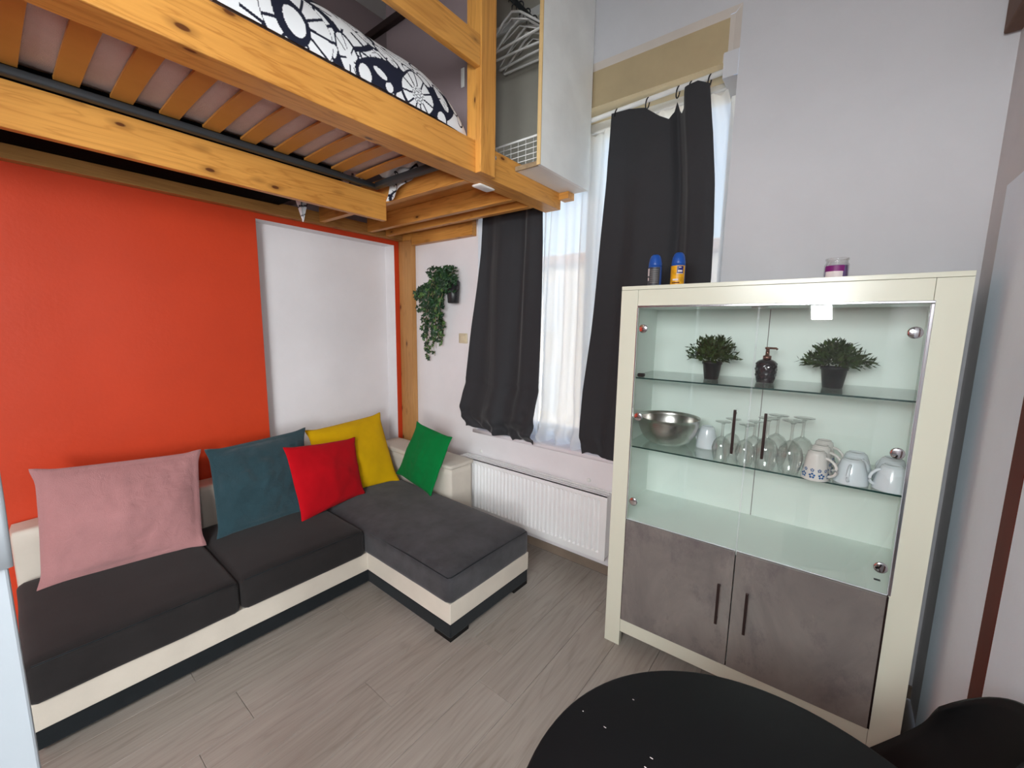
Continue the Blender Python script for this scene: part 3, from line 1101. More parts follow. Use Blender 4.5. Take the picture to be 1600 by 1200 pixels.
iv = thing('hanging_ivy', 'trailing artificial ivy in a dark wall pot beside the pine corner post', 'plant', (0.66, 0, 1.75))
rv = random.Random(11)
obj('pot', MB().lathe([(0.036, 1.725), (0.042, 1.73), (0.052, 1.885), (0.048, 1.885), (0.04, 1.75)], 20, (0.685, -0.07, 0)), 'pot', iv, True)
obj('ring', MB().tube([(0.731 + 0.016 * math.cos(t), -0.075, 1.835 + 0.026 * math.sin(t)) for t in [2 * math.pi * i / 16 for i in range(16)]], 0.003, 6, closed=True), 'bronze', iv, True)
obj('wall_hook', MB().box(0.655, 0.675, -0.018, -0.001, 1.80, 1.90), 'bronze', iv)
ml, ms = MB(), MB()
# (start, end) of each trailing vine
vines = []
for i in range(26):
    sx, sy = 0.66 + rv.uniform(-0.05, 0.045), -0.085 + rv.uniform(-0.05, 0.03)
    t = rv.random()
    ex = rv.uniform(0.36, 0.60)
    ez = 1.30 + 0.50 * rv.random() ** 0.7
    if i < 5:
        ex, ez = (0.385, 0.41, 0.43, 0.515, 0.53)[i], (1.27, 1.33, 1.31, 1.42, 1.45)[i]
    if 5 <= i < 11:
        ex, ez = rv.uniform(0.30, 0.42), rv.uniform(1.66, 1.8)
    vines.append(((sx, sy, 1.89), (ex, rv.uniform(-0.13, -0.035), ez)))
for (s, e) in vines:
    pts = []
    for k in range(15):
        t = k / 14
        x = s[0] + (e[0] - s[0]) * (1 - (1 - t) ** 2.2)
        z = s[2] + 0.06 * math.sin(min(1, t * 3) * math.pi) + (e[2] - s[2]) * t ** 1.35
        y = s[1] + (e[1] - s[1]) * t - 0.02 * math.sin(t * math.pi)
        pts.append((x + rv.uniform(-0.006, 0.006), y, z))
    ms.tube(pts, 0.0016, 5)
    for k in range(30):
        t = rv.random() * 14
        i0 = min(13, int(t))
        p = Vector(pts[i0]).lerp(Vector(pts[i0 + 1]), t - i0)
        p += Vector((rv.uniform(-0.02, 0.02), rv.uniform(-0.018, 0.006), rv.uniform(-0.016, 0.016)))
        p.y = min(p.y, -0.02)
        ivy_leaf(ml, p, rv.uniform(0.019, 0.030), Vector((rv.uniform(-0.2, 0.9), -1, rv.uniform(0.0, 0.9))), math.pi + rv.uniform(-0.9, 0.9), 1 if (rv.random() < 0.14 or p.z < 1.45 and rv.random() < 0.5) else 0)
for k in range(300):
    p = Vector((0.612 + max(-0.14, min(0.115, rv.gauss(0, 0.07))), -0.10 + rv.uniform(-0.05, 0.05), 1.90 + max(-0.09, min(0.09, rv.gauss(0, 0.06)))))
    p.y = min(p.y, -0.02)
    ivy_leaf(ml, p, rv.uniform(0.016, 0.028), Vector((rv.uniform(-0.3, 0.9), -1, rv.uniform(0.0, 1.2))), rv.uniform(0, 6.3), 1 if rv.random() < 0.1 else 0)
g = obj('foliage', ml, ['leaf2', 'leaf3'], iv)
g['kind'] = 'stuff'
obj('vine_stems', ms, 'stem', iv, True)

# ------------------------------------------------------------------ curtains
rod = obj('curtain_rod', MB().lathe([(0.013, 0.0), (0.013, 1.579)], 16, (0.8765, 0.035, 2.752), 'x'), 'white', smooth=True)
m_ = rod.data
for v in m_.vertices:
    v.co.z += (v.co.x - 1.4) * 0.038
origin(tag(rod, 'white tension rod across the top of the window recess', 'curtain rod'), (1.67, 0.035, 2.76))


def interp(tab, z):
    if z >= tab[0][0]:
        return tab[0][1]
    for (za, xa), (zb_, xb) in zip(tab, tab[1:]):
        if z >= zb_:
            t = (za - z) / (za - zb_)
            return xa + (xb - xa) * t
    return tab[-1][1]


def drape(name, label, left, right, top, bot, yfun, folds, amp, mat, nu=150, nv=110, crumple=0.0, seed=0, thick=0.0, fold_pow=1.0, ymin=-1.0):
    """cloth between two edge curves; tables are (z, x) measured on the plane y = 0 and carried onto the cloth's own depth"""
    t_ = thing(name, label, 'curtain', (interp(left, 1.5), yfun(1.5, 0.5), bot(0.5)))

    def fn(u, v):
        zt, zb2 = top(u), bot(u)
        z = zt + (zb2 - zt) * v
        xl, xr = interp(left, z), interp(right, z)
        uu = u + 0.03 * noise.noise(Vector((u * 4, z * 1.3, seed)))
        uu = max(0, min(1, uu))
        x = xl + (xr - xl) * uu
        ph = 2 * math.pi * folds * (u + 0.12 * noise.noise(Vector((u * 3, z * 0.5, seed + 5))))
        w = math.sin(ph)
        w = math.copysign(abs(w) ** fold_pow, w)
        k = 0.55 + 0.45 * noise.noise(Vector((u * 6, z * 0.7, seed + 9)))
        y = yfun(z, u) + amp * w * k * min(1.0, 0.35 + (2.75 - z) * 0.9)
        if crumple:
            cz = max(0.0, 1 - (z - zb2) / 0.22)
            y += crumple * cz * (noise.noise(Vector((u * 7, z * 15, seed))) * 0.9 - 0.35)
            z += 0.25 * crumple * cz * noise.noise(Vector((u * 12, z * 10, seed + 3)))
        y = max(y, ymin)
        return (x, y, z)
    o_ = obj('cloth', MB().grid(fn, nu, nv), mat, t_, True)
    if thick:
        so_ = o_.modifiers.new('thick', 'SOLIDIFY')
        so_.thickness = thick
    return t_


L_L = [(2.72, 0.93), (2.31, 0.905), (2.065, 0.885), (1.696, 0.858), (1.308, 0.825), (1.054, 0.80), (0.90, 0.795), (0.80, 0.845), (0.76, 0.92)]
L_R = [(2.72, 1.43), (2.255, 1.44), (1.81, 1.462), (1.347, 1.475), (1.085, 1.48), (0.905, 1.475), (0.775, 1.46)]


def yl(z, u):
    t = max(0, min(1, (2.1 - z) / 0.9))
    bulge = math.sin(math.pi * (z - 0.765) / 0.36) if 0.765 < z < 1.125 else 0.0
    return 0.008 - 0.056 * t - 0.045 * bulge - 0.006 * math.exp(-((z - 1.16) / 0.008) ** 2)


cl = drape('curtain', 'left dark grey blackout curtain hanging from under the loft beams', L_L, L_R,
           lambda u: 2.72 + 0.02 * math.sin(u * 12), lambda u: 0.772 + 0.03 * (1 - u) ** 3 + 0.012 * math.sin(u * 17), yl, 1.9, 0.042, 'curtain', crumple=0.075, seed=1, fold_pow=0.9)

TOPC = [(1.878, 2.768), (1.981, 2.765), (2.082, 2.742), (2.16, 2.682), (2.205, 2.655), (2.228, 2.69), (2.241, 2.742), (2.256, 2.69), (2.268, 2.668), (2.288, 2.68), (2.296, 2.768), (2.359, 2.775), (2.41, 2.745)]


def top_r(u):
    x = 1.878 + u * (2.41 - 1.878)
    for (xa, za), (xb, zb2) in zip(TOPC, TOPC[1:]):
        if x <= xb:
            return za + (zb2 - za) * (x - xa) / (xb - xa) - 0.012
    return TOPC[-1][1] - 0.012


R_L = [(2.77, 1.878), (2.51, 1.868), (2.337, 1.866), (1.868, 1.845), (1.525, 1.83), (1.163, 1.795), (0.87, 1.785), (0.77, 1.812)]
R_R = [(2.74, 2.41), (2.501, 2.443), (2.259, 2.467), (2.045, 2.48), (1.812, 2.487), (0.77, 2.46)]


def yr(z, u):
    t = max(0, min(1, (2.4 - z) / 1.4))
    base = 0.012 - 0.055 * t
    # a deep step: the right fifth hangs in front
    x = u
    st = 1 / (1 + math.exp(-(x - 0.775) * 90))
    dp = math.exp(-((x - 0.69) / 0.05) ** 2)
    return base - 0.03 * st + 0.035 * dp


cr = drape('curtain', 'right dark grey blackout curtain on black rings behind the cabinet', R_L, R_R, top_r,
           lambda u: 0.772 + 0.012 * math.sin(u * 15), yr, 2.0, 0.018, 'curtain', crumple=0.05, seed=4, nu=220, ymin=-0.045)
for x, z in ((1.905, 2.765), (2.082, 2.772), (2.241, 2.778), (2.302, 2.781), (2.392, 2.784)):
    c_ = [(x + 0.006 * math.cos(t), 0.022 + 0.021 * math.sin(t) + 0.01, z - 0.012 + 0.026 * math.cos(t)) for t in [2 * math.pi * i / 20 for i in range(20)]]
    obj('ring', MB().tube(c_, 0.0032, 6, closed=True), 'blackpl', cr, True)

sx0 = [(2.8, 1.40), (1.6, 1.38), (1.1, 1.38), (0.77, 1.40)]
sx1 = [(2.8, 2.06), (1.6, 2.0), (1.1, 1.95), (0.77, 1.98)]


def shy(z, u):
    return 0.105 - 0.03 * max(0, 1 - (z - 0.77) / 0.3) * (1 if z < 1.07 else 0)


drape('sheer_curtain', 'white voile curtain glowing between the two dark curtains', sx0, sx1,
      lambda u: 2.715 + 0.01 * math.sin(u * 60), lambda u: 0.772, shy, 5.5, 0.05, 'sheer', nu=300, crumple=0.09, seed=8, fold_pow=0.6)
drape('sheer_curtain', 'white voile curtain in the strip right of the dark curtains', [(2.8, 2.07), (0.7, 2.05)], [(2.8, 2.45), (2.6, 2.50), (0.7, 2.505)],
      lambda u: 2.735 + 0.008 * math.sin(u * 40), lambda u: 0.772, lambda z, u: 0.11, 4.5, 0.026, 'sheer', nu=160, crumple=0.04, seed=12)
drape('sheer_curtain', 'white voile curtain mostly hidden behind the left dark curtain', [(2.8, 0.90), (0.7, 0.89)], [(2.8, 1.395), (0.7, 1.375)],
      lambda u: 2.69 + 0.008 * math.sin(u * 40), lambda u: 0.772, lambda z, u: 0.115, 5.5, 0.026, 'sheer', nu=160, crumple=0.02, seed=15)
sr = obj('voile_rod', MB().lathe([(0.008, 0.0), (0.008, 1.579)], 12, (0.8765, 0.115, 2.715), 'x'), 'white', smooth=True)
for v in sr.data.vertices:
    v.co.z += (v.co.x - 1.4) * 0.035
origin(tag(sr, 'thin white rod carrying the voile curtains near the glass', 'curtain rod'), (1.67, 0.115, 2.72))

# ------------------------------------------------------------------ sofa (local axes: a across, b along the window, inner corner at origin)
STH = -0.0188
sf = thing('corner_sofa', 'charcoal corner sofa with ivory stripe, low ivory back and chaise', 'sofa', (0.926, -1.016, 0), STH)
Lp = [(-0.88, -1.318), (0.0, -1.318), (0.0, 0.0), (0.725, 0.0), (0.725, 0.634), (-0.88, 0.634)]


def grow(p, d):
    # offset of the L outline
    return [(-0.88 - 0 * d, -1.318 - d), (0.0 + d, -1.318 - d), (0.0 + d, 0.0 - d), (0.725 + d, 0.0 - d), (0.725 + d, 0.634 + d), (-0.88, 0.634 + d)]


obj('plinth', MB().prism(grow(Lp, -0.002), 0.02, 0.097), 'base', sf, bevel=0.006, local=True)
obj('stripe', MB().prism(Lp, 0.097, 0.2065), 'ivory', sf, bevel=0.003, local=True)
for a, b2 in ((0.66, 0.07), (0.66, 0.57), (-0.30, -1.2), (-0.80, -1.2), (-0.80, 0.55)):
    obj('foot', MB().prism([(a - 0.06, b2 - 0.066), (a + 0.062, b2 - 0.066), (a + 0.062, b2 + 0.06), (a - 0.06, b2 + 0.06)], 0.0, 0.022), 'blackpl', sf, local=True)
obj('seat_cushion', MB().rbox(-0.735, 0.018, -1.322, -0.664, 0.2, 0.362, 0.03, 16, 0.018, wob=0.004), 'seat', sf, True, local=True)
obj('seat_cushion', MB().rbox(-0.735, 0.018, -0.660, -0.018, 0.2, 0.362, 0.03, 16, 0.018, wob=0.004), 'seat', sf, True, local=True)
obj('chaise_cushion', MB().rbox(-0.735, 0.735, -0.014, 0.630, 0.2, 0.358, 0.034, 22, 0.026, wob=0.006), 'chaise', sf, True, local=True)
# seams along the upper front edges
m = MB()
for pts in ([(0.012, -1.30, 0.356), (0.014, -0.98, 0.36), (0.012, -0.68, 0.356)], [(0.012, -0.645, 0.356), (0.014, -0.33, 0.36), (0.012, -0.035, 0.356)],
            [(0.05, -0.006, 0.346), (0.40, -0.007, 0.351), (0.715, -0.006, 0.345), (0.729, 0.006, 0.349), (0.730, 0.3, 0.354), (0.729, 0.6, 0.349)]):
    m.tube(pts, 0.003, 6)
obj('piping', m, 'base', sf, True, local=True)
obj('backrest', MB().rbox(-0.90, -0.735, -1.318, 0.60, 0.1, 0.60, 0.025, 10), 'ivory', sf, True, local=True)
obj('armrest', MB().rbox(-0.88, 0.028, 0.642, 0.86, 0.02, 0.555, 0.012, 6), 'ivory', sf, True, local=True)
obj('arm_cap', MB().rbox(-0.885, 0.036, 0.632, 0.868, 0.548, 0.583, 0.014, 6), 'ivory', sf, True, local=True)


# ------------------------------------------------------------------ pillows
def pillow(name, label, BL, BR, TR, TL, thick, mat, flange=0.0, wr=0.006, seed=0, pinch=0.006, ear=0.020):
    BL, BR, TR, TL = [Vector(p) for p in (BL, BR, TR, TL)]
    nrm = ((BR - BL).cross(TL - BL)).normalized()
    cen = (BL + BR + TR + TL) / 4
    N = 36
    mb = MB()

    def pos(u, v, side):
        # corners stay, the sides are drawn in
        pu = u + pinch * math.sin(math.pi * v) * (1 - 2 * u) * 1.0
        pv = v + pinch * 0.8 * math.sin(math.pi * u) * (1 - 2 * v)
        p = (BL * (1 - pu) + BR * pu) * (1 - pv) + (TL * (1 - pu) + TR * pu) * pv
        fu, fv = min(u, 1 - u), min(v, 1 - v)
        if ear:
            e = math.exp(-(fu * fu + fv * fv) / 0.0045)
            p = p + (p - cen).normalized() * ear * e + nrm * 0.006 * e * math.sin(seed + u * 5)
        fl_ = flange
        eu, ev = max(0, (fu - fl_) / (0.5 - fl_)), max(0, (fv - fl_) / (0.5 - fl_))
        t = (min(1, eu * 1.0) ** 0.45) * (min(1, ev) ** 0.45)
        h = thick * t
        q = Vector((u * 5, v * 5, seed + side))
        h += wr * t ** 0.3 * (noise.noise(q * 1.3) + 0.6 * noise.noise(q * 3.1)) + (0.002 if fl_ else 0.0005)
        wv = 0.008 * noise.noise(Vector((u * 3, v * 3, seed + 20)))
        return p + nrm * (side * h + wv)
    mb.grid(lambda u, v: pos(u, v, 1), N, N)
    mb.grid(lambda u, v: pos(u, 1 - v, -1), N, N)
    # shut the rim
    n2 = (N + 1) * (N + 1)

    def A(i, j):
        return j * (N + 1) + i

    def B(i, j):
        return n2 + (N - j) * (N + 1) + i
    for i in range(N):
        mb.f += [(A(i, 0), B(i, 0), B(i + 1, 0), A(i + 1, 0)), (A(i, N), A(i + 1, N), B(i + 1, N), B(i, N)),
                 (A(0, i), A(0, i + 1), B(0, i + 1), B(0, i)), (A(N, i), B(N, i), B(N, i + 1), A(N, i + 1))]
        mb.mi += [0] * 4
    o_ = obj(name, mb, mat, smooth=True)
    recalc(o_)
    origin(o_, cen)
    return tag(o_, label, 'pillow')


ZS = 0.376
pillow('pillow', 'large pink linen pillow at the left end of the sofa', (0.34, -2.255, ZS - .005), (0.435, -1.685, ZS), (0.215, -1.615, 0.825), (0.20, -2.222, 0.872), 0.085, 'pink', 0.04, wr=0.010, seed=1)
pillow('pillow', 'dark teal linen pillow behind the red one', (0.43, -1.607, ZS), (0.45, -1.135, ZS), (0.215, -1.02, 0.842), (0.215, -1.568, 0.817), 0.085, 'teal', 0.04, wr=0.016, seed=5)
pillow('pillow', 'small bright red pillow leaning on the teal one', (0.59, -1.228, ZS), (0.50, -0.765, ZS + 0.01), (0.335, -0.725, 0.74), (0.375, -1.218, 0.785), 0.07, 'red', 0.0, seed=9, pinch=0.010, ear=0.012)
pillow('pillow', 'yellow pillow with knotted corners against the niche', (0.365, -0.97, ZS), (0.455, -0.447, ZS + 0.005), (0.155, -0.391, 0.84), (0.155, -0.97, 0.804), 0.078, 'yellow', 0.02, seed=14)
pillow('pillow', 'small green pillow tipped against the ivory sofa arm', (0.452, -0.445, 0.43), (0.885, -0.485, 0.38), (1.003, -0.395, 0.796), (0.615, -0.372, 0.838), 0.048, 'green', 0.0, seed=21, pinch=0.010, ear=0.012)

# ------------------------------------------------------------------ display cabinet (local axes: x along the front, y into it)
CW, CD, CH = 1.086, 0.44, 1.74
cb = thing('display_cabinet', 'cream display cabinet with glass doors above concrete-look doors', 'cabinet', (2.228, -0.515, 0), 0.0277)


def cbx(name, x0, x1, y0, y1, z0, z1, mat, bevel=0.0, par=None, mb=None):
    return obj(name, (mb or MB()).box(x0, x1, y0, y1, z0, z1), mat, par or cb, bevel=bevel, local=True)


cbx('top_board', 0, CW, 0.0, CD, 1.7235, 1.74, 'cream', 0.0012)
cbx('stile', 0, 0.076, 0, 0.03, 0, 1.7225, 'cream', 0.0012)
cbx('stile', 1.005, CW, 0, 0.03, 0, 1.7225, 'cream', 0.0012)
cbx('header', 0.077, 1.004, 0, 0.03, 1.654, 1.7225, 'cream', 0.001)
cbx('bottom_rail', 0.077, 1.004, 0.0, 0.03, 0.078, 0.146, 'cream', 0.001)
cbx('side_panel', 0.012, 0.030, 0.03, CD, 0, 1.723, 'cabin')
cbx('side_panel', CW - 0.030, CW - 0.012, 0.03, CD, 0, 1.723, 'cabin')
cbx('back_panel', 0.030, CW - 0.030, CD - 0.012, CD - 0.004, 0.08, 1.72, 'cabin')
cbx('back_seam', 0.541, 0.544, CD - 0.0135, CD - 0.012, 0.66, 1.65, 'grille')
cbx('compartment_floor', 0.030, CW - 0.030, 0.01, CD - 0.012, 0.642, 0.660, 'cabin')
cbx('compartment_roof', 0.030, CW - 0.030, 0.03, CD - 0.012, 1.655, 1.672, 'cabin')
cbx('base_board', 0.030, CW - 0.030, 0.03, CD - 0.012, 0.10, 0.118, 'cabin')
cbx('chrome_trim', 0.077, 1.010, -0.004, 0.004, 1.646, 1.655, 'chrome', 0.002)
cbx('chrome_trim', 1.0, 1.010, -0.004, 0.004, 0.665, 1.6455, 'chrome', 0.002)
cbx('chrome_trim', 0.076, 0.081, -0.004, 0.004, 0.665, 1.6455, 'chrome', 0.001)
cbx('dark_gap', 1.0, 1.0065, -0.0012, 0.02, 0.146, 0.66, 'bronze')
cbx('dark_gap', 0.077, 1.0, -0.0012, 0.02, 0.1463, 0.1488, 'bronze')
cbx('dark_gap', 0.0765, 0.081, -0.0012, 0.02, 0.146, 0.66, 'bronze')
for z in (1.327, 1.001):
    sh = cbx('glass_shelf', 0.0305, CW - 0.0305, 0.05, CD - 0.02, z, z + 0.006, 'shelfglass')
    cbx('shelf_edge', 0.0305, CW - 0.0305, 0.0485, 0.0499, z, z + 0.006, 'glassedge', par=sh)
sp = obj('spot_lamp', MB().lathe([(0.032, 1.6545), (0.03, 1.648), (0.024, 1.646)], 20, (0.52, 0.215, 0)), 'white', cb, True, local=True)


def hinge(par, x, z):
    o_ = obj('hinge', MB().lathe([(0.019, -0.001), (0.019, -0.005), (0.015, -0.007)], 20, (x, -0.005, z), 'y'), 'chrome', par, True, local=True)


def bar_handle(par, x, z0, z1):
    m_ = MB().box(x - 0.005, x + 0.005, -0.036, -0.027, z0, z1).box(x - 0.004, x + 0.004, -0.028, -0.007, z0 + 0.012, z0 + 0.02).box(x - 0.004, x + 0.004, -0.028, -0.007, z1 - 0.02, z1 - 0.012)
    obj('handle', m_, 'bronze', par, bevel=0.0015, local=True)


for x0, x1, hx, sx in ((0.0815, 0.5395, 0.496, 1), (0.5435, 0.9995, 0.599, -1)):
    dr = cbx('glass_door', x0, x1, -0.006, -0.001, 0.668, 1.644, 'glass')
    m_ = MB().box(x0, x1, -0.0062, -0.0008, 0.6665, 0.6681).box(x0 - 0.0006, x0, -0.0062, -0.0008, 0.668, 1.644).box(x1, x1 + 0.0006, -0.0062, -0.0008, 0.668, 1.644)
    obj('polished_edge', m_, 'ceramic', dr, local=True)
    bar_handle(dr, hx, 1.072, 1.248)
    for z in (1.555, 1.162, 0.76):
        hinge(dr, x0 + 0.028 if sx > 0 else x1 - 0.026, z)
    dr = cbx('concrete_door', x0, x1, -0.008, 0.010, 0.149, 0.6625, 'concrete', 0.001)
    bar_handle(dr, hx - 0.002, 0.336, 0.515)
cbx('door_catch', 0.07, 0.10, 0.06, 0.085, 1.334, 1.350, 'blackpl', 0.004)
cbx('hole_plug', 0.975, 0.993, 0.10, 0.113, 0.6603, 0.6612, 'blackpl')


# ------------------------------------------------------------------ things on the shelves
def potted(x, y, z, label, rs, seed, pot_r=0.036, pot_h=0.078):
    p = thing('potted_plant', label, 'plant', (x, y, z), 0, 'potted grasses on the top glass shelf')
    obj('pot', MB().lathe([(0.0, 0.0), (pot_r * 0.74, 0.0), (pot_r * 0.78, 0.003), (pot_r, pot_h - 0.012), (pot_r * 1.09, pot_h - 0.012), (pot_r * 1.09, pot_h), (pot_r * 0.96, pot_h), (pot_r * 0.9, pot_h - 0.02), (0, pot_h - 0.02)], 24), 'pot', p, True, local=True)
    r_ = random.Random(seed)
    m_ = MB()
    for i in range(175):
        az = r_.uniform(0, 2 * math.pi)
        el = math.radians(r_.uniform(8, 88)) if i > 30 else math.radians(r_.uniform(60, 90))
        ln = r_.uniform(0.75, 1.1) * rs * (1.0 if el > 0.3 else 1.05)
        d_ = Vector((math.cos(az) * math.cos(el), math.sin(az) * math.cos(el), math.sin(el)))
        c0 = Vector((math.cos(az) * 0.012, math.sin(az) * 0.012, pot_h - 0.01))
        for k in range(9):
            t = 0.35 + 0.65 * k / 8
            c = c0 + d_ * ln * t + Vector((0, 0, 0.012 * math.sin(t * 3)))
            side = (d_.cross(Vector((r_.uniform(-1, 1), r_.uniform(-1, 1), r_.uniform(-1, 1))))).normalized()
            ax = (d_ * 0.8 + side * 0.7).normalized()
            wd_ = ax.cross(side + d_ * 0.3).normalized()
            L_, w_ = r_.uniform(0.019, 0.031), 0.0042
            n = len(m_.v)
            m_.v += [tuple(c), tuple(c + ax * L_ * 0.5 + wd_ * w_), tuple(c + ax * L_), tuple(c + ax * L_ * 0.5 - wd_ * w_)]
            m_.f.append((n, n + 1, n + 2, n + 3))
            m_.mi.append(0)
    g_ = obj('foliage', m_, 'leaf', p, local=True)
    g_['kind'] = 'stuff'
    return p


S1, S2 = 1.3332, 1.0072
potted(2.575, -0.28, S1, 'left bushy green plant in a black pot on the top glass shelf', 0.105, 5, 0.038, 0.08)
potted(3.012, -0.24, S1, 'right bushy green plant in a black pot on the top glass shelf', 0.097, 6, 0.042, 0.084)

sd = thing('soap_dispenser', 'black glazed pump bottle between the two potted plants', 'dispenser', (2.78, -0.23, S1))
prof = []
body = MB()


def bottle_r(h):
    t = h / 0.10
    return 0.036 * (0.9 + 0.22 * math.sin(t * math.pi * 0.85)) * (1 if t < 0.8 else math.sqrt(max(0.12, 1 - ((t - 0.8) / 0.215) ** 2)))


NS_, NH_ = 40, 40


def bfn(u, v):
    a = 2 * math.pi * u
    h = 0.10 * v
    r = bottle_r(h) * (1 + 0.06 * math.sin(a * 8 + (math.pi if int(v * 8) % 2 else 0)) * math.sin(v * 8 * math.pi % math.pi) * (1 if 0.08 < v < 0.85 else 0))
    return (r * math.cos(a), r * math.sin(a), h)


body.grid(bfn, NS_, NH_)
body.lathe([(0.0, 0.0), (bottle_r(0), 0.0)], 24, cap=False)
obj('bottle', body, 'ceramicbk', sd, True, local=True)
obj('pump', MB().lathe([(0.016, 0.098), (0.016, 0.114), (0.008, 0.116), (0.007, 0.142), (0.011, 0.143), (0.011, 0.151), (0.0, 0.152)], 18).tube([(0, 0, 0.147), (0.03, -0.004, 0.147), (0.036, -0.005, 0.142)], 0.0045, 8), 'copper', sd, True, local=True)

bw = thing('mixing_bowl', 'brushed steel mixing bowl on the lower glass shelf', 'bowl', (2.405, -0.30, S2))
pr = [(0.0, 0.0), (0.05, 0.0)]
for i in range(1, 13):
    t = i / 12
    pr.append((0.05 + 0.090 * math.sin(t * math.pi / 2) ** 0.9, 0.128 * (1 - math.cos(t * math.pi / 2)) ** 1.0))
inn = [(max(0.0, r - 0.0018), h + 0.0012) for r, h in reversed(pr)]
obj('shell', MB().lathe(pr + [(0.1425, 0.129), (0.1425, 0.131)] + inn, 48, cap=False), 'steel', bw, True, local=True)


def wine_glass(label, h, r, name='wine_glass', grp='upturned wine glasses on the lower shelf'):
    g_ = thing(name, label, 'glass', (0, 0, 0), 0, grp)
    # upside down: the bowl's rim stands on the shelf
    bowl = []
    for i in range(11):
        t = i / 10
        bowl.append((r * (0.76 + 0.24 * math.sin(math.pi / 2 * t / 0.42)) if t < 0.42 else r * math.sqrt(max(0.0, 1 - ((t - 0.42) / 0.585) ** 2)) + 0.002, h * 0.62 * t))
    prof_ = bowl + [(0.0055, h * 0.66), (0.0045, h * 0.8), (0.0055, h * 0.93), (0.016, h * 0.975), (r * 0.86, h * 0.992), (r * 0.86, h), (0.0, h)]
    obj('bowl', MB().lathe(bowl, 28, cap=False), 'wineglass', g_, True, local=True)
    obj('stem', MB().lathe([bowl[-1]] + prof_[11:14], 12, cap=False), 'wineglass', g_, True, local=True)
    obj('foot', MB().lathe([(0.0055, h * 0.93), (0.016, h * 0.972), (r * 0.86, h * 0.99), (r * 0.86, h * 0.997), (0.0, h)], 28, cap=False), 'wineglass', g_, True, local=True)
    return g_


ga = wine_glass('small upturned wine glass nearest the white mug, front row', 0.168, 0.035)
ga.location = (2.668, -0.425, S2)
dup(ga, (2.755, -0.42, S2), 0.3, 'small upturned wine glass just right of the left glass-door handle, front row')
dup(ga, (2.690, -0.335, S2), 0.5, 'small upturned wine glass behind the one nearest the white mug')
dup(ga, (2.772, -0.325, S2), 0.2, 'small upturned wine glass in the back row beside the taller glasses')
gb = wine_glass('tall upturned wine glass behind the right glass-door handle, front row', 0.206, 0.042)
gb.location = (2.828, -0.42, S2)
dup(gb, (2.908, -0.415, S2), 0.4, 'tall upturned wine glass beside the flowered mugs, front row')
dup(gb, (2.852, -0.325, S2), 0.1, 'tall upturned wine glass in the back row behind the right handle')
dup(gb, (2.938, -0.315, S2), 0.6, 'tall upturned wine glass in the back row behind the flowered mug')


def mug(label, r0, r1, h, mat, name, cat, grp, deco=False, hand_h=0.6, hout=0.030, curve=1.0):
    """upside down: rim (r1) on the shelf, base (r0) on top"""
    g_ = thing(name, label, cat, (0, 0, 0), 0, grp)
    pr_ = []
    for i in range(13):
        t = i / 12
        pr_.append((r1 + (r0 - r1) * t ** curve, h * t * 0.93))
    pr_ += [(r0 - 0.004, h * 0.955), (r0 * 0.8, h * 0.965), (r0 * 0.78, h), (r0 * 0.70, h), (r0 * 0.68, h * 0.975), (0.0, h * 0.975)]
    obj('body', MB().lathe(pr_, 36, cap=False), mat, g_, True, local=True)
    rm = r1 + (r0 - r1) * 0.5 ** curve
    a0, a1 = h * 0.16, h * (0.16 + hand_h)
    pts = []
    for i in range(13):
        t = math.pi * i / 12
        zz = a0 + (a1 - a0) * (1 - math.cos(t)) / 2
        rr_ = r1 + (r0 - r1) * (zz / h) ** curve
        pts.append((rr_ - 0.004 + hout * math.sin(t), 0, zz))
    obj('handle', MB().tube(pts, 0.0052, 8), mat, g_, True, local=True)
    if deco:
        m_ = MB()
        for row, (zz, nn, sz) in enumerate(((0.019, 9, 0.0115), (0.039, 11, 0.007))):
            for i in range(nn):
                az = 2 * math.pi * (i + 0.5 * row) / nn
                rr_ = r1 + (r0 - r1) * (zz / h) + 0.0006
                c = Vector((rr_ * math.cos(az), rr_ * math.sin(az), zz))
                tx = Vector((-math.sin(az), math.cos(az), 0))
                for p_ in range(5):
                    th = 2 * math.pi * p_ / 5 + 0.3
                    cc = c + tx * math.cos(th) * sz * 0.62 + Vector((0, 0, 1)) * math.sin(th) * sz * 0.62
                    n = len(m_.v)
                    for q_ in range(6):
                        ta = 2 * math.pi * q_ / 6
                        m_.v.append(tuple(cc + tx * math.cos(ta) * sz * 0.36 + Vector((0, 0, 1)) * math.sin(ta) * sz * 0.36 + Vector((math.cos(az), math.sin(az), 0)) * 0.0006))
                    m_.f.append(tuple(range(n, n + 6)))
                    m_.mi.append(0)
        obj('flower_band', m_, 'bluep', g_, local=True)
    return g_


mg = mug('cream mug with blue flower band, upturned at the front beside the wine glasses', 0.029, 0.043, 0.108, 'mugc', 'mug', 'mug', 'upturned mugs on the lower shelf', True, 0.62, 0.034)
mg.location = (2.992, -0.425, S2)
mg.rotation_euler = (0, 0, -0.35)
dup(mg, (3.002, -0.325, S2), -0.3, 'cream flowered mug in the middle of the file of three')
dup(mg, (3.010, -0.225, S2), -0.28, 'cream flowered mug at the back of the file of three')
wm = mug('plain white mug upturned between steel bowl and wine glasses', 0.030, 0.046, 0.10, 'ceramic', 'mug', 'mug', 'upturned mugs on the lower shelf', False, 0.6, 0.026, 1.6)
wm.location = (2.572, -0.25, S2)
wm.rotation_euler = (0, 0, 2.6)
cp = mug('white cup upturned with its handle to the front, middle of the shelf end', 0.032, 0.052, 0.088, 'ceramic', 'cup', 'cup', 'upturned white cups at the right end', False, 0.62, 0.022, 1.5)
cp.location = (3.098, -0.385, S2)
cp.rotation_euler = (0, 0, -1.75)
dup(cp, (3.112, -0.27, S2), -1.0, 'white cup upturned behind the one with its handle to the front')
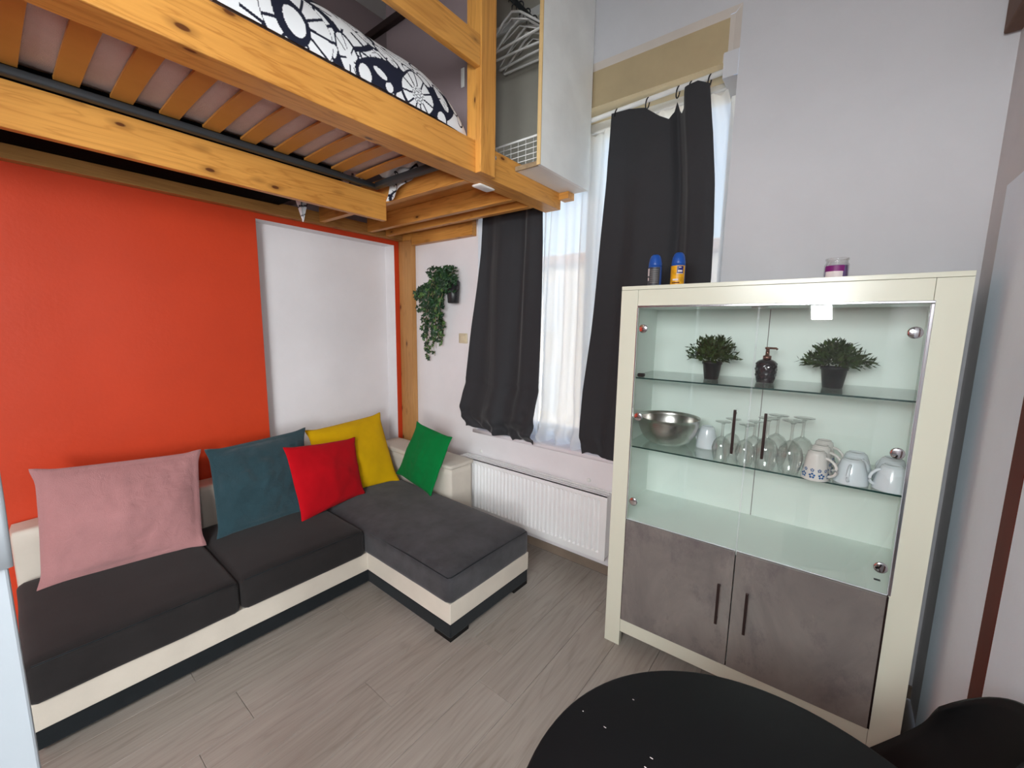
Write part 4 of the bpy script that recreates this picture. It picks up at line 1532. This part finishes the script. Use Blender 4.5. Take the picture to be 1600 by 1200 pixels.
dup(cp, (3.208, -0.385, S2), 3.5, 'white cup upturned at the right front corner of the shelf')
dup(cp, (3.216, -0.27, S2), 2.2, 'white cup upturned at the right back corner of the shelf')

# ------------------------------------------------------------------ on top of the cabinet
CT = 1.7405


def spray(x, y, label, kind):
    s_ = thing('air_freshener', label, 'bottle', (x, y, CT), 0.0)
    r = 0.031
    obj('can', MB().lathe([(0.0, 0), (r * 0.95, 0), (r, 0.004), (r, 0.103), (r * 0.96, 0.106)], 28), 'blue', s_, True, local=True)
    obj('cap', MB().lathe([(r * 0.985, 0.104), (r * 0.97, 0.118), (r * 0.86, 0.140), (r * 0.66, 0.155), (r * 0.42, 0.161), (0, 0.1625)], 28), 'blue', s_, True, local=True)
    a0, a1 = (-2.9, -0.5) if kind == 0 else (-3.0, -0.15)

    def wrap(u0, u1, z0, z1, mat, name, off=0.0007):
        m_ = MB().grid(lambda u, v: ((r + off) * math.cos(u0 + (u1 - u0) * u), (r + off) * math.sin(u0 + (u1 - u0) * u), z0 + (z1 - z0) * v), 14, 1)
        obj(name, m_, mat, s_, True, local=True)
    if kind == 0:
        wrap(-2.75, -0.45, 0.004, 0.101, 'label', 'label')
        for i in range(7):
            z = 0.03 + i * 0.0095
            wrap(-1.95, -0.75, z, z + 0.0035, 'grille', 'text_line', 0.0012)
        wrap(-2.5, -2.1, 0.062, 0.096, 'paper', 'barcode', 0.0012)
        wrap(-2.45, -2.15, 0.040, 0.054, 'paper', 'round_mark', 0.0012)
    else:
        wrap(-2.95, -0.2, 0.004, 0.101, 'yellowl', 'label')
        wrap(-1.45, -0.55, 0.066, 0.098, 'navy', 'brand_block', 0.0012)
        wrap(-1.2, -0.85, 0.091, 0.094, 'paper', 'text_line', 0.0017)
        wrap(-1.3, -0.7, 0.072, 0.080, 'paper', 'text_line', 0.0017)
        wrap(-1.5, -0.6, 0.064, 0.066, 'paper', 'text_line', 0.0017)
        wrap(-2.0, -1.2, 0.034, 0.042, 'paper', 'text_line', 0.0012)
        wrap(-2.1, -1.0, 0.022, 0.027, 'brown', 'text_line', 0.0012)
        wrap(-2.2, -0.8, 0.012, 0.017, 'paper', 'text_line', 0.0012)


spray(2.296, -0.30, 'blue-capped spray can with a grey back label, nearer the window', 0)
spray(2.403, -0.30, 'blue-capped spray can with a yellow flower label on the cabinet top', 1)
cj = thing('candle_jar', 'small purple candle in a glass jar on the cabinet top', 'candle', (2.982, -0.30, CT))
obj('jar', MB().lathe([(0.0, 0.0), (0.036, 0.0), (0.038, 0.004), (0.038, 0.062), (0.033, 0.070), (0.033, 0.078), (0.036, 0.079), (0.036, 0.085), (0.032, 0.085)], 28, cap=False), 'wineglass', cj, True, local=True)
obj('wax', MB().lathe([(0.0, 0.003), (0.0362, 0.003), (0.0362, 0.058), (0.0, 0.058)], 28), 'purplew', cj, True, local=True)


def jarwrap(u0, u1, z0, z1, mat, name, r=0.0386):
    obj(name, MB().grid(lambda u, v: (r * math.cos(u0 + (u1 - u0) * u), r * math.sin(u0 + (u1 - u0) * u), z0 + (z1 - z0) * v), 12, 1), mat, cj, True, local=True)


jarwrap(-2.6, -0.9, 0.036, 0.057, 'magenta', 'label')
jarwrap(-2.5, -1.0, 0.012, 0.036, 'paper', 'label')

# ------------------------------------------------------------------ table, chair
tb = thing('round_table', 'round black table top in the foreground', 'table', (3.009, -1.669, 0))
obj('tabletop', MB().lathe([(0.0, 0.718), (0.383, 0.718), (0.390, 0.724), (0.3915, 0.732), (0.388, 0.739), (0.384, 0.74), (0.0, 0.74)], 96), 'black', tb, True, local=True)
obj('column', MB().lathe([(0.035, 0.02), (0.032, 0.05), (0.032, 0.70), (0.06, 0.718)], 24), 'blackpl', tb, True, local=True)
obj('base', MB().lathe([(0.0, 0.0), (0.22, 0.0), (0.225, 0.006), (0.21, 0.014), (0.05, 0.03), (0.0, 0.03)], 40), 'blackpl', tb, True, local=True)
rc = random.Random(2)
m = MB()
for i in range(22):
    a, r = rc.uniform(1.6, 4.2), rc.uniform(0.05, 0.36)
    x, y = 3.009 + r * math.cos(a), -1.669 + r * math.sin(a)
    w, l_ = rc.uniform(0.0005, 0.0011), rc.uniform(0.0007, 0.0032)
    m.rbox(x - l_, x + l_, y - w, y + w, 0.7402, 0.7402 + w, w * 0.4, 1)
g = obj('crumbs', m, 'paper')
g['kind'] = 'stuff'
tag(g, 'few pale crumbs scattered on the round black table', 'crumbs')

ch = thing('shell_chair', 'black moulded shell chair pushed in beside the round table', 'chair', (3.125, -1.235, 0), 0.0)


def shell(u, v):
    # v: 0 front of the seat .. 1 top of the back; u: -1..1 across
    s = u * 2 - 1
    if v < 0.5:
        t = v / 0.5
        x = -0.20 + 0.33 * t
        z = 0.445 - 0.02 * math.sin(t * math.pi)
        w = 0.215 + 0.01 * math.sin(t * math.pi)
        lift = 0.008 + 0.008 * t ** 2.5
    else:
        t = (v - 0.5) / 0.5
        a = t
        x = 0.13 + 0.085 * math.sin(min(1, a * 1.3) * math.pi / 2) + 0.02 * a
        z = 0.445 + 0.437 * a ** 1.12
        w = 0.225 - 0.10 * a ** 1.5
        lift = 0.016 * (1 - a) ** 1.2 - 0.13 * a ** 2 * abs(s)
    e = abs(s) ** 2.4
    return (x - 0.10 * e * (1 if v > 0.3 else v / 0.3), s * w * (1 + 0.03 * e), z + lift * e)


o = obj('shell', MB().grid(shell, 28, 40), 'blackpl', ch, True, local=True)
so = o.modifiers.new('thick', 'SOLIDIFY')
so.thickness = 0.008
for sx, sy in ((-0.13, -0.15), (-0.13, 0.15), (0.12, -0.15), (0.12, 0.15)):
    obj('leg', MB().tube([(sx * 0.6, sy * 0.6, 0.43), (sx * 1.35, sy * 1.35, 0.0)], [0.014, 0.010], 10), 'blackpl', ch, True, local=True)

for o in list(bpy.data.objects):
    if '_o' in o:
        del o['_o']
